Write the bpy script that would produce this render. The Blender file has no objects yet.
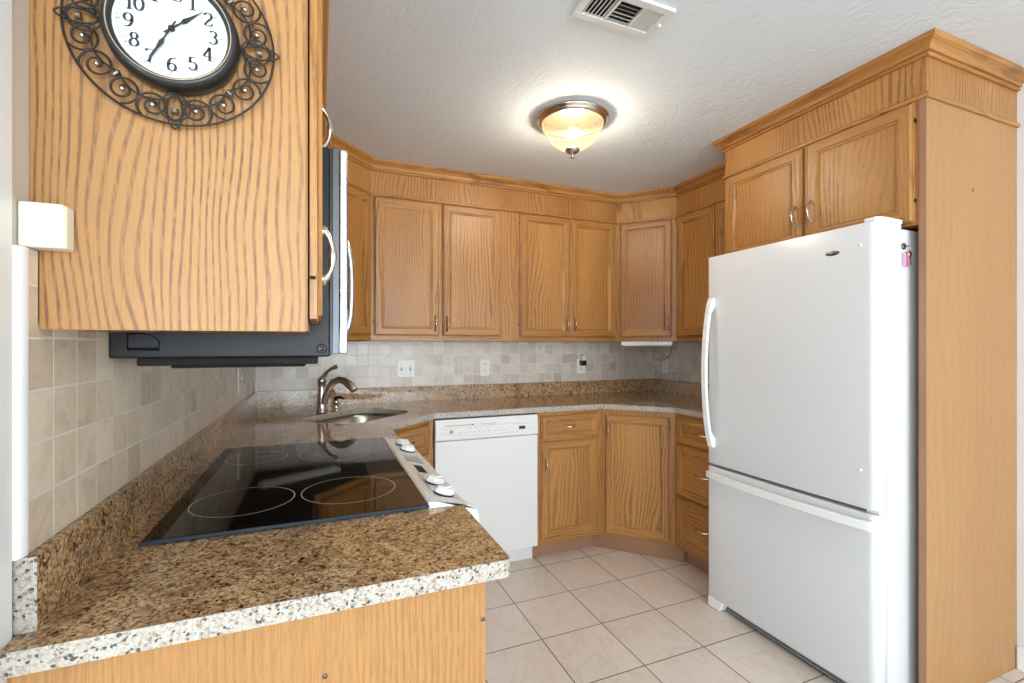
import bpy, bmesh, math, random
from mathutils import Vector, Matrix
from mathutils.geometry import tessellate_polygon
random.seed(4)
S = bpy.context.scene
COL = S.collection
PI = math.pi
R2 = math.sqrt(0.5)

# ------------------------------------------------------------------ camera, world, light, exposure
cam_d = bpy.data.cameras.new('camera')
cam_d.sensor_width = 36.0
cam_d.lens = 36.0 * 468.1 / 1024.0
cam_d.shift_y = 4.27 / 1024.0
cam_d.clip_start = 0.02
cam = bpy.data.objects.new('camera', cam_d)
COL.objects.link(cam)
cam.location = (0.3571, -3.1211, 1.2781)
cam.rotation_euler = (PI / 2, 0, -0.3908)
S.camera = cam

W = bpy.data.worlds.new('world')
S.world = W
W.use_nodes = True
W.node_tree.nodes['Background'].inputs[0].default_value = (0.80, 0.90, 1.0, 1)
W.node_tree.nodes['Background'].inputs[1].default_value = 2.5

def area(name, loc, rot, sx, sy, power, col):
    l = bpy.data.lights.new(name, 'AREA')
    l.shape = 'RECTANGLE'; l.size = sx; l.size_y = sy; l.energy = power; l.color = col
    o = bpy.data.objects.new(name, l); COL.objects.link(o)
    o.location = loc; o.rotation_euler = rot
    return o
# daylight through the window behind the camera, plus an added side window light
area('daylight_front_window', (0.9, -9.0, 1.35), (PI / 2 + 0.85, 0, 0), 3.9, 1.75, 275, (0.83, 0.925, 1.0))
area('added_side_window_fill', (-2.85, -6.2, 1.35), (0, -PI / 2 - 0.5, 0), 1.7, 2.0, 90, (0.83, 0.925, 1.0))

S.view_settings.view_transform = 'Standard'
S.view_settings.look = 'None'
S.view_settings.gamma = 1.0
S.view_settings.use_curve_mapping = False
S.view_settings.exposure = 0.35
S.cycles.max_bounces = 10
S.cycles.diffuse_bounces = 5
S.cycles.glossy_bounces = 5
S.cycles.transmission_bounces = 6
S.cycles.sample_clamp_indirect = 6.0
S.cycles.use_denoising = True

# ------------------------------------------------------------------ node helpers
def sr(r, g, b):
    f = lambda c: (c / 255 / 12.92) if c / 255 <= 0.04045 else ((c / 255 + 0.055) / 1.055) ** 2.4
    return (f(r), f(g), f(b), 1)

class NT:
    def __init__(s, name):
        s.m = bpy.data.materials.new(name); s.m.use_nodes = True
        s.t = s.m.node_tree; s.b = s.t.nodes['Principled BSDF']
    def n(s, typ, **kw):
        nd = s.t.nodes.new(typ)
        for k, v in kw.items():
            if k.startswith('i_'):
                key = k[2:]
                key = int(key) if key.isdigit() else key.replace('_', ' ')
                s.put(nd.inputs[key], v)
            else: setattr(nd, k, v)
        return nd
    def put(s, sock, v):
        if isinstance(v, bpy.types.NodeSocket): s.t.links.new(v, sock)
        else: sock.default_value = v
    def math(s, op, a, b=0.0, c=None):
        nd = s.t.nodes.new('ShaderNodeMath'); nd.operation = op
        s.put(nd.inputs[0], a); s.put(nd.inputs[1], b)
        if c is not None: s.put(nd.inputs[2], c)
        return nd.outputs[0]
    def vmath(s, op, a, b):
        nd = s.t.nodes.new('ShaderNodeVectorMath'); nd.operation = op
        s.put(nd.inputs[0], a); s.put(nd.inputs[1], b)
        return nd.outputs[0]
    def mix(s, f, a, b):
        nd = s.t.nodes.new('ShaderNodeMix'); nd.data_type = 'RGBA'
        s.put(nd.inputs[0], f); s.put(nd.inputs[6], a); s.put(nd.inputs[7], b)
        return nd.outputs[2]
    def ramp(s, f, stops, interp='LINEAR'):
        nd = s.t.nodes.new('ShaderNodeValToRGB'); r = nd.color_ramp; r.interpolation = interp
        while len(r.elements) < len(stops): r.elements.new(0.5)
        for e, (p, c) in zip(r.elements, stops):
            e.position = p; e.color = c if len(c) == 4 else (*c, 1)
        s.put(nd.inputs[0], f)
        return nd.outputs[0]
    def noise(s, vec, scale, detail=2, rough=0.5, dist=0.0):
        nd = s.t.nodes.new('ShaderNodeTexNoise')
        s.put(nd.inputs['Vector'], vec); nd.inputs['Scale'].default_value = scale
        nd.inputs['Detail'].default_value = detail; nd.inputs['Roughness'].default_value = rough
        nd.inputs['Distortion'].default_value = dist
        return nd.outputs[0]
    def pos(s):
        return s.t.nodes.new('ShaderNodeTexCoord').outputs['Object']
    def bump(s, h, strength=0.3, dist=0.002):
        nd = s.t.nodes.new('ShaderNodeBump')
        nd.inputs['Strength'].default_value = strength; nd.inputs['Distance'].default_value = dist
        s.put(nd.inputs['Height'], h)
        s.t.links.new(nd.outputs[0], s.b.inputs['Normal'])
    def base(s, v): s.put(s.b.inputs['Base Color'], v)
    def set(s, **kw):
        for k, v in kw.items(): s.put(s.b.inputs[k.replace('_', ' ')], v)

def plain(name, col, rough=0.5, metal=0.0, **kw):
    t = NT(name); t.base(col); t.set(Roughness=rough, Metallic=metal)
    # slight uneven sheen so no surface is perfectly uniform
    n = t.noise(t.pos(), 35, 2)
    t.put(t.b.inputs['Roughness'], t.math('MULTIPLY_ADD', n, 0.08, max(rough - 0.04, 0.0)))
    for k, v in kw.items(): t.put(t.b.inputs[k.replace('_', ' ')], v)
    return t.m

def oak(name, axis, light, mid, dark, rings=9, B=46, low=0.12, rot=0.0, lw=0.45, bold=0.75, fine=0.35, rough=0.33):
    t = NT(name)
    p = t.pos()
    if rot:
        vr = t.n('ShaderNodeVectorRotate', i_0=p, rotation_type='Z_AXIS'); vr.inputs['Angle'].default_value = rot; p = vr.outputs[0]
    rnd = t.n('ShaderNodeObjectInfo').outputs['Random']
    off = t.math('MULTIPLY', rnd, 37.0)
    comb = t.n('ShaderNodeCombineXYZ', i_0=off, i_1=off, i_2=off).outputs[0]
    p = t.vmath('ADD', p, comb)
    def st(k, v=None):
        q_ = [1.0, 1.0, 1.0]; q_[axis] = k
        return t.vmath('MULTIPLY', p if v is None else v, tuple(q_))
    big = t.noise(st(0.30), 4.2, 2.0, 0.45, 0.0)
    wob = t.noise(st(0.14), 26, 2, 0.5)
    sx = t.n('ShaderNodeSeparateXYZ', i_0=p)
    oth = [i for i in range(3) if i != axis]
    lin = t.math('ADD', sx.outputs[oth[0]], sx.outputs[oth[1]])
    ph = t.math('ADD', t.math('MULTIPLY', big, rings * 6.283), t.math('MULTIPLY', wob, 3.2))
    ph = t.math('ADD', ph, t.math('MULTIPLY', lin, B * 6.283))
    s1 = t.math('MULTIPLY_ADD', t.math('SINE', ph), 0.5, 0.5)
    line = t.ramp(s1, [(lw, (0, 0, 0)), (0.94, (1, 1, 1))])
    dash = t.noise(st(0.12), 300, 2, 0.6)
    dash = t.ramp(dash, [(0.34, (0.25, 0.25, 0.25)), (0.56, (1, 1, 1))])
    amt = t.ramp(t.noise(st(0.25), 6, 2, 0.5), [(0.35, (low, low, low)), (0.62, (1, 1, 1))])
    pores = t.noise(st(0.05), 480, 2, 0.6)
    pores = t.ramp(pores, [(0.45, (0, 0, 0)), (0.66, (1, 1, 1))])
    broad = t.noise(st(0.15), 3.0, 2, 0.5)
    c = t.mix(t.ramp(broad, [(0.3, (0, 0, 0)), (0.7, (1, 1, 1))]), light, mid)
    f = t.math('MULTIPLY', t.math('MULTIPLY', line, dash), amt)
    c = t.mix(t.math('MULTIPLY', f, bold), c, dark)
    c = t.mix(t.math('MULTIPLY', pores, fine), c, t.mix(0.5, mid, dark))
    t.base(c)
    t.put(t.b.inputs['Roughness'], t.math('MULTIPLY_ADD', pores, 0.12, rough))
    t.set(Specular_IOR_Level=0.45)
    t.bump(t.math('MULTIPLY', pores, -1.0), 0.12, 0.001)
    return t.m

OL, OM, OD = sr(184, 134, 74), sr(160, 109, 55), sr(90, 52, 26)
M = {}
for i, a in enumerate('xyz'):
    M['oak_' + a] = oak('honey_oak_grain_' + a, i, OL, OM, OD)
M['oak_zr'] = oak('honey_oak_right_diagonal', 2, OL, OM, OD, rot=0.80)
M['oak_xr'] = oak('honey_oak_rail_right_diagonal', 0, OL, OM, OD, rot=0.80)
M['oak_zl'] = oak('honey_oak_left_diagonal', 2, OL, OM, OD, rot=-PI / 4)
M['oak_xl'] = oak('honey_oak_rail_left_diagonal', 0, OL, OM, OD, rot=-PI / 4)
M['oak_panel'] = oak('oak_side_panel', 2, sr(180, 136, 84), sr(170, 124, 72), sr(104, 68, 46), rings=19, B=80, low=0.6, lw=0.58, bold=0.95, fine=0.2, rough=0.4)
M['oak_plain'] = oak('oak_plain_veneer', 2, sr(174, 132, 84), sr(165, 121, 74), sr(138, 94, 56), rings=5, B=20, bold=0.25, fine=0.35, rough=0.4)
M['oak_end'] = oak('oak_end_panel', 2, sr(176, 132, 80), sr(166, 120, 69), sr(124, 82, 48), rings=6, B=90, bold=0.5, fine=0.6, rough=0.4)
M['toe'] = oak('toe_kick_board', 0, sr(164, 124, 96), sr(150, 110, 84), sr(124, 86, 64), rings=8, bold=0.3, fine=0.4)

def tile_wall(name, ax, off_h, off_z, pitch=0.0698, gw=0.026, lift=0, warm=0):
    t = NT(name); p = t.pos()
    s = t.n('ShaderNodeSeparateXYZ', i_0=p)
    h = t.math('DIVIDE', t.math('SUBTRACT', s.outputs[ax], off_h), pitch)
    z = t.math('DIVIDE', t.math('SUBTRACT', s.outputs[2], off_z), pitch)
    fh, fz = t.math('FLOOR', h), t.math('FLOOR', z)
    def edge(v):
        fr = t.math('FRACT', v)
        return t.math('MINIMUM', fr, t.math('SUBTRACT', 1.0, fr))
    e = t.math('MINIMUM', edge(h), edge(z))
    wob = t.math('MULTIPLY_ADD', t.noise(p, 60, 2), 0.02, -0.01)
    e = t.math('ADD', e, wob)
    grout = t.ramp(e, [(0.010, (1, 1, 1)), (gw, (0, 0, 0))])
    cell = t.n('ShaderNodeCombineXYZ', i_0=fh, i_1=fz, i_2=0.0).outputs[0]
    wn = t.n('ShaderNodeTexWhiteNoise', i_0=cell); wn.noise_dimensions = '3D'
    rv = wn.outputs['Value']
    ca = t.ramp(rv, [(0.0, sr(190 + lift + warm * 0.6, 176 + lift, 162 + lift - warm)), (0.15, sr(204 + lift + warm * 0.6, 193 + lift, 179 + lift - warm)), (0.6, sr(214 + lift + warm * 0.6, 205 + lift, 192 + lift - warm)), (1.0, sr(222 + lift + warm * 0.6, 214 + lift, 203 + lift - warm))])
    v = t.noise(t.vmath('ADD', p, t.vmath('MULTIPLY', cell, (3.1, 5.3, 1.0))), 16, 5, 0.65, 1.2)
    vc = t.ramp(v, [(0.3, (0.78, 0.76, 0.74)), (0.5, (1, 1, 1)), (0.75, (1.08, 1.07, 1.05))])
    mul = t.n('ShaderNodeMix', data_type='RGBA', blend_type='MULTIPLY')
    mul.inputs[0].default_value = 0.8; t.put(mul.inputs[6], ca); t.put(mul.inputs[7], vc)
    t.base(t.mix(grout, mul.outputs[2], sr(232, 228, 220)))
    t.put(t.b.inputs['Roughness'], t.math('MULTIPLY_ADD', grout, 0.4, 0.30))
    pit = t.noise(p, 90, 4, 0.7)
    t.bump(t.math('ADD', t.math('MULTIPLY', grout, -1.0), t.math('MULTIPLY', pit, 0.35)), 0.35, 0.002)
    return t.m
M['tile_back'] = tile_wall('stone_tile_back', 0, 1.6945, 1.009)
M['tile_left'] = tile_wall('stone_tile_left', 1, -2.264, 1.009, gw=0.038, lift=8, warm=10)
M['tile_right'] = tile_wall('stone_tile_right', 1, 0.0, 1.009)

def floor_mat():
    t = NT('marbled_floor_tile'); p = t.pos()
    s = t.n('ShaderNodeSeparateXYZ', i_0=p); T = 0.3069
    u = t.math('DIVIDE', t.math('SUBTRACT', s.outputs[0], 1.5601), T)
    v = t.math('DIVIDE', t.math('SUBTRACT', s.outputs[1], -0.6728), T)
    def edge(w):
        fr = t.math('FRACT', w)
        return t.math('MINIMUM', fr, t.math('SUBTRACT', 1.0, fr))
    e = t.math('MINIMUM', edge(u), edge(v))
    g = t.ramp(e, [(0.0055, (1, 1, 1)), (0.0085, (0, 0, 0))])
    cell = t.n('ShaderNodeCombineXYZ', i_0=t.math('FLOOR', u), i_1=t.math('FLOOR', v), i_2=0.0).outputs[0]
    wn = t.n('ShaderNodeTexWhiteNoise', i_0=cell)
    q = t.vmath('ADD', p, t.vmath('MULTIPLY', wn.outputs['Color'], (9.0, 7.0, 5.0)))
    q = t.vmath('MULTIPLY', q, (1.0, 0.55, 1.0))
    rot = t.n('ShaderNodeVectorRotate', i_0=q, rotation_type='Z_AXIS'); rot.inputs['Angle'].default_value = 0.7
    n1 = t.noise(rot.outputs[0], 5.0, 5, 0.6, 1.4)
    n2 = t.noise(q, 2.4, 3, 0.5, 0.5)
    c = t.ramp(n2, [(0.3, sr(230, 219, 208)), (0.7, sr(222, 209, 197))])
    vein = t.math('ABSOLUTE', t.math('SUBTRACT', n1, 0.52))
    vein = t.ramp(vein, [(0.0, (1, 1, 1)), (0.035, (0, 0, 0))])
    c = t.mix(t.math('MULTIPLY', vein, 0.22), c, sr(196, 164, 142))
    c = t.mix(t.math('MULTIPLY', wn.outputs['Value'], 0.25), c, sr(232, 216, 204))
    t.base(t.mix(g, c, sr(62, 54, 50)))
    t.put(t.b.inputs['Roughness'], t.math('MULTIPLY_ADD', g, 0.5, 0.22))
    t.bump(t.math('MULTIPLY', g, -1.0), 0.4, 0.002)
    return t.m
M['floor'] = floor_mat()

def granite(name, edge=False):
    t = NT(name); p = t.pos()
    n1 = t.noise(p, 150 if edge else 105, 6, 0.72, 0.8)
    n2 = t.noise(t.vmath('ADD', p, (3.0, 1.0, 7.0)), 105 if edge else 70, 5, 0.72, 0.8)
    n3 = t.noise(p, 16, 4, 0.6, 1.0)
    vo = t.n('ShaderNodeTexVoronoi', i_Vector=p); vo.inputs['Scale'].default_value = 260
    cell = vo.outputs['Color']
    sp = t.n('ShaderNodeSeparateColor', i_0=cell).outputs[0]
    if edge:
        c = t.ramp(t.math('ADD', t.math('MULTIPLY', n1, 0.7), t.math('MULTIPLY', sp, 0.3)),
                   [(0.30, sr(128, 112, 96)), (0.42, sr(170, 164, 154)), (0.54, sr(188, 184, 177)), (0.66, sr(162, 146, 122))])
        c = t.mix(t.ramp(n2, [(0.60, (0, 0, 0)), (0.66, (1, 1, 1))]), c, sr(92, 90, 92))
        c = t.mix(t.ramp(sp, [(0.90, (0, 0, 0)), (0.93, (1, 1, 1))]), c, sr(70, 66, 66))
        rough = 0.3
    else:
        c = t.ramp(t.math('ADD', t.math('MULTIPLY', n1, 0.65), t.math('MULTIPLY', sp, 0.35)),
                   [(0.24, sr(70, 54, 42)), (0.36, sr(146, 110, 74)), (0.48, sr(186, 148, 104)), (0.60, sr(204, 172, 132)), (0.74, sr(224, 206, 180))])
        c = t.mix(t.ramp(n2, [(0.54, (0, 0, 0)), (0.62, (1, 1, 1))]), c, sr(50, 42, 38))
        c = t.mix(t.ramp(n3, [(0.48, (0, 0, 0)), (0.68, (0.6, 0.6, 0.6))]), c, sr(112, 78, 52))
        c = t.mix(t.ramp(sp, [(0.94, (0, 0, 0)), (0.97, (1, 1, 1))]), c, sr(60, 44, 36))
        rough = 0.09
    t.base(c); t.set(Roughness=rough, Specular_IOR_Level=0.55)
    return t.m
M['granite'] = granite('polished_brown_granite')
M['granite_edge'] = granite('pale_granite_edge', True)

def ceiling_mat():
    t = NT('textured_ceiling_paint'); p = t.pos()
    t.base(sr(218, 226, 232)); t.set(Roughness=0.8)
    a = t.noise(p, 9, 4, 0.6, 2.2)
    a = t.math('ABSOLUTE', t.math('SUBTRACT', a, 0.5))
    b = t.noise(p, 40, 3, 0.6, 0.8)
    t.bump(t.math('ADD', t.math('MULTIPLY', a, -2.2), t.math('MULTIPLY', b, 0.35)), 0.22, 0.010)
    return t.m
M['ceiling'] = ceiling_mat()
def paint_mat(name, c):
    t = NT(name); t.base(c); t.set(Roughness=0.6); t.bump(t.noise(t.pos(), 120, 3), 0.15, 0.001); return t.m
M['wall'] = paint_mat('wall_paint', sr(222, 222, 220))
M['wall_beige'] = paint_mat('wall_paint_beige', sr(206, 196, 184))
M['white_trim'] = plain('white_gloss_trim', sr(236, 238, 238), 0.3)
M['white'] = plain('white_enamel', sr(222, 222, 220), 0.25)
M['fridge'] = plain('white_fridge_enamel', sr(218, 220, 222), 0.22)
M['white_plastic'] = plain('white_plastic', sr(236, 236, 232), 0.35)
M['almond'] = plain('almond_plastic', sr(232, 230, 212), 0.4)
M['bisque'] = plain('range_console_enamel', sr(226, 222, 212), 0.3)
M['grey_print'] = plain('grey_print', sr(150, 150, 148), 0.5)
M['black'] = plain('black_plastic', sr(18, 19, 21), 0.35)
M['black_case'] = plain('black_case_paint', sr(20, 23, 27), 0.4)
M['black_case'].node_tree.nodes['Principled BSDF'].inputs['Specular IOR Level'].default_value = 0.3
M['grey_case'] = plain('dark_grey_door_frame', sr(84, 88, 94), 0.35, 0.6)
M['dark'] = plain('dark_void', sr(20, 18, 16), 0.8)
M['glass_black'] = plain('black_ceramic_glass', sr(8, 8, 9), 0.04)
M['glass_black'].node_tree.nodes['Principled BSDF'].inputs['Specular IOR Level'].default_value = 0.5
M['burner_ring'] = plain('burner_ring_print', sr(190, 176, 150), 0.3)
M['edge_reflection'] = plain('cooktop_edge_reflection', sr(34, 50, 62), 0.3, 0.3)  # bluish reflection on the raised glass edge is put into this colour
M['steel'] = plain('brushed_steel', sr(190, 191, 194), 0.28, 1.0)
M['sink'] = plain('stainless_sink', sr(204, 200, 192), 0.3, 1.0)
M['nickel'] = plain('satin_nickel', sr(206, 196, 184), 0.24, 1.0)
M['faucet'] = plain('brushed_faucet_nickel', sr(200, 192, 184), 0.33, 1.0)
M['iron'] = plain('wrought_iron', sr(48, 44, 42), 0.4, 0.5)
M['bezel'] = plain('clock_case_black', sr(34, 36, 38), 0.3)
M['gold_line'] = plain('clock_gold_line', sr(190, 172, 136), 0.4, 0.4)
M['dial'] = plain('clock_dial_paper', sr(214, 218, 222), 0.35)
M['ink'] = plain('clock_ink', sr(40, 44, 48), 0.5)
M['minute_ink'] = plain('clock_minute_track', sr(150, 152, 154), 0.5)
M['brass'] = plain('key_brass', sr(190, 170, 120), 0.3, 1.0)
M['pink'] = plain('pink_plastic', sr(222, 96, 160), 0.4)
M['lilac'] = plain('lilac_fob', sr(206, 170, 196), 0.4)
M['vent'] = plain('vent_enamel', sr(220, 220, 216), 0.4)
M['under_shade'] = plain('painted_underside_shade', sr(44, 30, 22), 0.6)  # shade beneath the left uppers, put into the colour
M['screw'] = plain('screw_metal', sr(120, 112, 104), 0.35, 0.9)
def shade_mat():
    m = bpy.data.materials.new('amber_alabaster_glass'); m.use_nodes = True
    t = m.node_tree; t.nodes.clear(); L = t.links.new
    o = t.nodes.new('ShaderNodeOutputMaterial')
    tr = t.nodes.new('ShaderNodeBsdfTransparent'); tr.inputs[0].default_value = (1.0, 0.93, 0.78, 1)
    di = t.nodes.new('ShaderNodeBsdfPrincipled'); di.inputs['Base Color'].default_value = (0.06, 0.05, 0.03, 1); di.inputs['Roughness'].default_value = 0.25
    em = t.nodes.new('ShaderNodeEmission'); em.inputs[0].default_value = (1.0, 0.74, 0.40, 1)
    nz = t.nodes.new('ShaderNodeTexNoise'); nz.inputs['Scale'].default_value = 12; nz.inputs['Distortion'].default_value = 1.5
    ml = t.nodes.new('ShaderNodeMath'); ml.operation = 'MULTIPLY_ADD'; ml.inputs[1].default_value = 0.25; ml.inputs[2].default_value = 0.30
    L(nz.outputs[0], ml.inputs[0]); L(ml.outputs[0], em.inputs[1])
    a = t.nodes.new('ShaderNodeMixShader'); a.inputs[0].default_value = 0.45
    b = t.nodes.new('ShaderNodeAddShader')
    L(tr.outputs[0], a.inputs[1]); L(di.outputs[0], a.inputs[2])
    L(a.outputs[0], b.inputs[0]); L(em.outputs[0], b.inputs[1]); L(b.outputs[0], o.inputs[0])
    return m
M['shade'] = shade_mat()
def emit(name, c, s):
    m = bpy.data.materials.new(name); m.use_nodes = True
    b = m.node_tree.nodes['Principled BSDF']
    b.inputs['Emission Color'].default_value = c; b.inputs['Emission Strength'].default_value = s
    return m
M['bulb'] = emit('bulb_glow', (1, 0.85, 0.6, 1), 12)

# ------------------------------------------------------------------ geometry helpers
def V(*a): return Vector(a)

class MB:
    def __init__(s): s.v = []; s.f = []; s.mi = []; s.sm = []
    def add(s, vs, fs, mi=0, smooth=False):
        b = len(s.v); s.v += [Vector(v) for v in vs]
        for f in fs: s.f.append([b + i for i in f]); s.mi.append(mi); s.sm.append(smooth)
        return s
    def box(s, x0, x1, y0, y1, z0, z1, mi=0):
        vs = [(x, y, z) for z in (z0, z1) for y in (y0, y1) for x in (x0, x1)]
        return s.add(vs, [(0, 2, 3, 1), (4, 5, 7, 6), (0, 1, 5, 4), (2, 6, 7, 3), (0, 4, 6, 2), (1, 3, 7, 5)], mi)
    def obox(s, o, u, n, w0, w1, d0, d1, z0, z1, mi=0):
        """box in a frame: o origin, u horizontal dir, n outward dir"""
        pt = lambda a, b, z: V(o[0] + u[0] * a + n[0] * b, o[1] + u[1] * a + n[1] * b, z)
        vs = [pt(a, b, z) for z in (z0, z1) for b in (d0, d1) for a in (w0, w1)]
        return s.add(vs, [(0, 2, 3, 1), (4, 5, 7, 6), (0, 1, 5, 4), (2, 6, 7, 3), (0, 4, 6, 2), (1, 3, 7, 5)], mi)
    def prism(s, poly, z0, z1, mi=0, smi=None):
        n = len(poly); vs = [(p[0], p[1], z0) for p in poly] + [(p[0], p[1], z1) for p in poly]
        s.add(vs, [tuple(reversed(range(n))), tuple(range(n, 2 * n))], mi)
        b = len(s.v) - 2 * n
        for i in range(n):
            j = (i + 1) % n; s.f.append([b + i, b + j, b + n + j, b + n + i]); s.mi.append(mi if smi is None else smi); s.sm.append(False)
        return s
    def extrude(s, poly3, d, mi=0):
        """poly3: planar 3D polygon, d: extrusion vector"""
        n = len(poly3); d = Vector(d)
        vs = [Vector(p) for p in poly3] + [Vector(p) + d for p in poly3]
        fs = [tuple(range(n)), tuple(reversed(range(n, 2 * n)))] + [(i, n + i, n + (i + 1) % n, (i + 1) % n) for i in range(n)]
        return s.add(vs, fs, mi)
    def tube(s, pts, r, seg=8, mi=0, caps=True, closed=False, squash=None):
        pts = [Vector(p) for p in pts]; n = len(pts)
        rr = r if isinstance(r, (list, tuple)) else [r] * n
        T = []
        for i in range(n):
            a = pts[i - 1] if (i > 0 or closed) else pts[i]; b = pts[(i + 1) % n] if (i < n - 1 or closed) else pts[i]
            T.append((b - a).normalized())
        ref = V(0, 0, 1) if abs(T[0].z) < 0.9 else V(1, 0, 0)
        N = (ref - T[0] * ref.dot(T[0])).normalized(); vs = []
        for i in range(n):
            N = (N - T[i] * N.dot(T[i])).normalized(); B = T[i].cross(N)
            for k in range(seg):
                a = 2 * PI * k / seg
                vs.append(pts[i] + (N * math.cos(a) + B * math.sin(a)) * rr[i])
        fs = []
        for i in range(n if closed else n - 1):
            j = (i + 1) % n
            for k in range(seg):
                l = (k + 1) % seg; fs.append((i * seg + k, i * seg + l, j * seg + l, j * seg + k))
        s.add(vs, fs, mi, True)
        if caps and not closed:
            s.add([vs[k] for k in range(seg)], [tuple(reversed(range(seg)))], mi)
            s.add([vs[(n - 1) * seg + k] for k in range(seg)], [tuple(range(seg))], mi)
        return s
    def lathe(s, prof, c, axis=(0, 0, 1), seg=28, mi=0, smooth=True):
        """prof: (radius, height along axis)"""
        ax = Vector(axis).normalized(); ref = V(1, 0, 0) if abs(ax.x) < 0.9 else V(0, 1, 0)
        e1 = (ref - ax * ref.dot(ax)).normalized(); e2 = ax.cross(e1); c = Vector(c); vs = []
        for r, h in prof:
            for k in range(seg):
                a = 2 * PI * k / seg; vs.append(c + ax * h + (e1 * math.cos(a) + e2 * math.sin(a)) * r)
        fs = [(i * seg + k, i * seg + (k + 1) % seg, (i + 1) * seg + (k + 1) % seg, (i + 1) * seg + k) for i in range(len(prof) - 1) for k in range(seg)]
        return s.add(vs, fs, mi, smooth)
    def ball(s, c, r, mi=0, seg=12):
        pr = [(max(r * math.sin(PI * i / 8), 1e-5), -r * math.cos(PI * i / 8)) for i in range(9)]
        return s.lathe(pr, c, (0, 0, 1), seg, mi)
    def sweep(s, prof, path, mi=0, mis=None):
        """profile (out, z) swept along an open xy path, outward = right of travel"""
        path = [Vector((p[0], p[1])) for p in path]; n = len(path); offs = []
        for i in range(n):
            ds = []
            if i > 0: ds.append((path[i] - path[i - 1]).normalized())
            if i < n - 1: ds.append((path[i + 1] - path[i]).normalized())
            ns = [Vector((d.y, -d.x)) for d in ds]
            if len(ns) == 1: offs.append(ns[0])
            else:
                m = (ns[0] + ns[1]).normalized(); offs.append(m / m.dot(ns[0]))
        k = len(prof)
        for i in range(n - 1):
            vs = [(path[a].x + offs[a].x * o, path[a].y + offs[a].y * o, z) for a in (i, i + 1) for o, z in prof]
            s.add(vs, [(j, k + j, k + (j + 1) % k, (j + 1) % k) for j in range(k)] + [tuple(range(k)), tuple(reversed(range(k, 2 * k)))], mi if mis is None else mis[i])
        return s
    def build(s, name, mats, parent=None, bevel=0, seg=2, recalc=True):
        me = bpy.data.meshes.new(name)
        me.from_pydata([tuple(v) for v in s.v], [], s.f)
        if not isinstance(mats, (list, tuple)): mats = [mats]
        for m in mats: me.materials.append(M[m] if isinstance(m, str) else m)
        for p, mi, sm in zip(me.polygons, s.mi, s.sm): p.material_index = mi; p.use_smooth = sm
        if recalc:
            bm = bmesh.new(); bm.from_mesh(me); bmesh.ops.recalc_face_normals(bm, faces=bm.faces); bm.to_mesh(me); bm.free()
        o = bpy.data.objects.new(name, me); COL.objects.link(o)
        if parent is not None:
            o.parent = parent; o.matrix_parent_inverse = Matrix.Translation(-wloc(parent))
        if bevel:
            b = o.modifiers.new('bevel', 'BEVEL'); b.width = bevel; b.segments = seg; b.limit_method = 'ANGLE'; b.angle_limit = 0.7
            b.harden_normals = False
        return o
def wloc(o):
    if o.type == 'EMPTY': return Vector(o.location)
    return V(0, 0, 0)
def thing(name, label, cat, loc=(0, 0, 0), group=None):
    o = bpy.data.objects.new(name, None); COL.objects.link(o); o.location = loc; o.empty_display_size = 0.05
    o['label'] = label; o['category'] = cat
    if group: o['group'] = group
    return o
def tag(o, label, cat, group=None):
    o['label'] = label; o['category'] = cat
    if group: o['group'] = group
    return o
def struct(o):
    o['kind'] = 'structure'; return o
def arc(c, r, a0, a1, n):
    return [(c[0] + r * math.cos(a0 + (a1 - a0) * i / n), c[1] + r * math.sin(a0 + (a1 - a0) * i / n)) for i in range(n + 1)]

# ------------------------------------------------------------------ dimensions
XR = 2.918                     # right wall
ZC = 2.343                     # ceiling
ZB, ZT = 1.308, 2.150          # upper cabinets
CT, CTH = 0.914, 0.030         # counter top and slab thickness
NB = -2.30                     # near side of the nearest upper cabinet
MW0, MW1 = -2.078, -1.318      # microwave / range opening
UX, UY, URX = 0.340, -0.326, 2.592
DL0, DL1 = (UX, -0.617), (0.631, UY)      # left diagonal upper
DR0, DR1 = (2.316, UY), (URX, -0.618)     # right diagonal upper
FX, FY0, FY1 = 2.307, -2.167, -1.295      # refrigerator cabinet
BX, BY, BRX = 0.620, -0.610, 2.298
RY0, RY1 = -2.078, -1.252

# ------------------------------------------------------------------ the room
struct(MB().box(-3.0, 3.1, -9.3, 0.12, -0.08, 0).build('floor', 'floor'))
struct(MB().box(-3.0, 3.1, -9.3, 0.12, ZC, ZC + 0.08).build('ceiling', 'ceiling'))
struct(MB().box(-0.12, XR + 0.12, 0, 0.12, 0, ZC).build('wall_back', 'wall'))
struct(MB().box(-0.12, 0, -2.46, 0, 0, ZC).build('wall_left', 'wall_beige'))
struct(MB().box(XR, XR + 0.12, -9.3, 0, 0, ZC).build('wall_right', 'wall'))
struct(MB().box(-2.9, -0.12, -2.46, -2.36, 0, ZC).build('wall_partition', 'wall'))
w = MB()
w.box(-3.0, -1.2, -9.3, -9.2, 0, ZC); w.box(2.85, XR, -9.3, -9.2, 0, ZC)
w.box(-1.2, 2.85, -9.3, -9.2, 0, 0.40); w.box(-1.2, 2.85, -9.3, -9.2, 2.26, ZC)
struct(w.build('wall_front', 'wall'))
w = MB()
w.box(-3.0, -2.9, -9.2, -7.25, 0, ZC); w.box(-3.0, -2.9, -5.15, -2.36, 0, ZC)
w.box(-3.0, -2.9, -7.25, -5.15, 0, 0.45); w.box(-3.0, -2.9, -7.25, -5.15, 2.22, ZC)
struct(w.build('wall_side', 'wall'))
w = MB()
for x in (-1.2, 0.13, 1.46, 2.79): w.box(x, x + 0.06, -9.27, -9.21, 0.40, 2.26)
for z in (0.40, 1.30, 2.20): w.box(-1.2, 2.85, -9.27, -9.21, z, z + 0.06)
struct(w.build('window_1', 'white_trim'))
w = MB()
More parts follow.
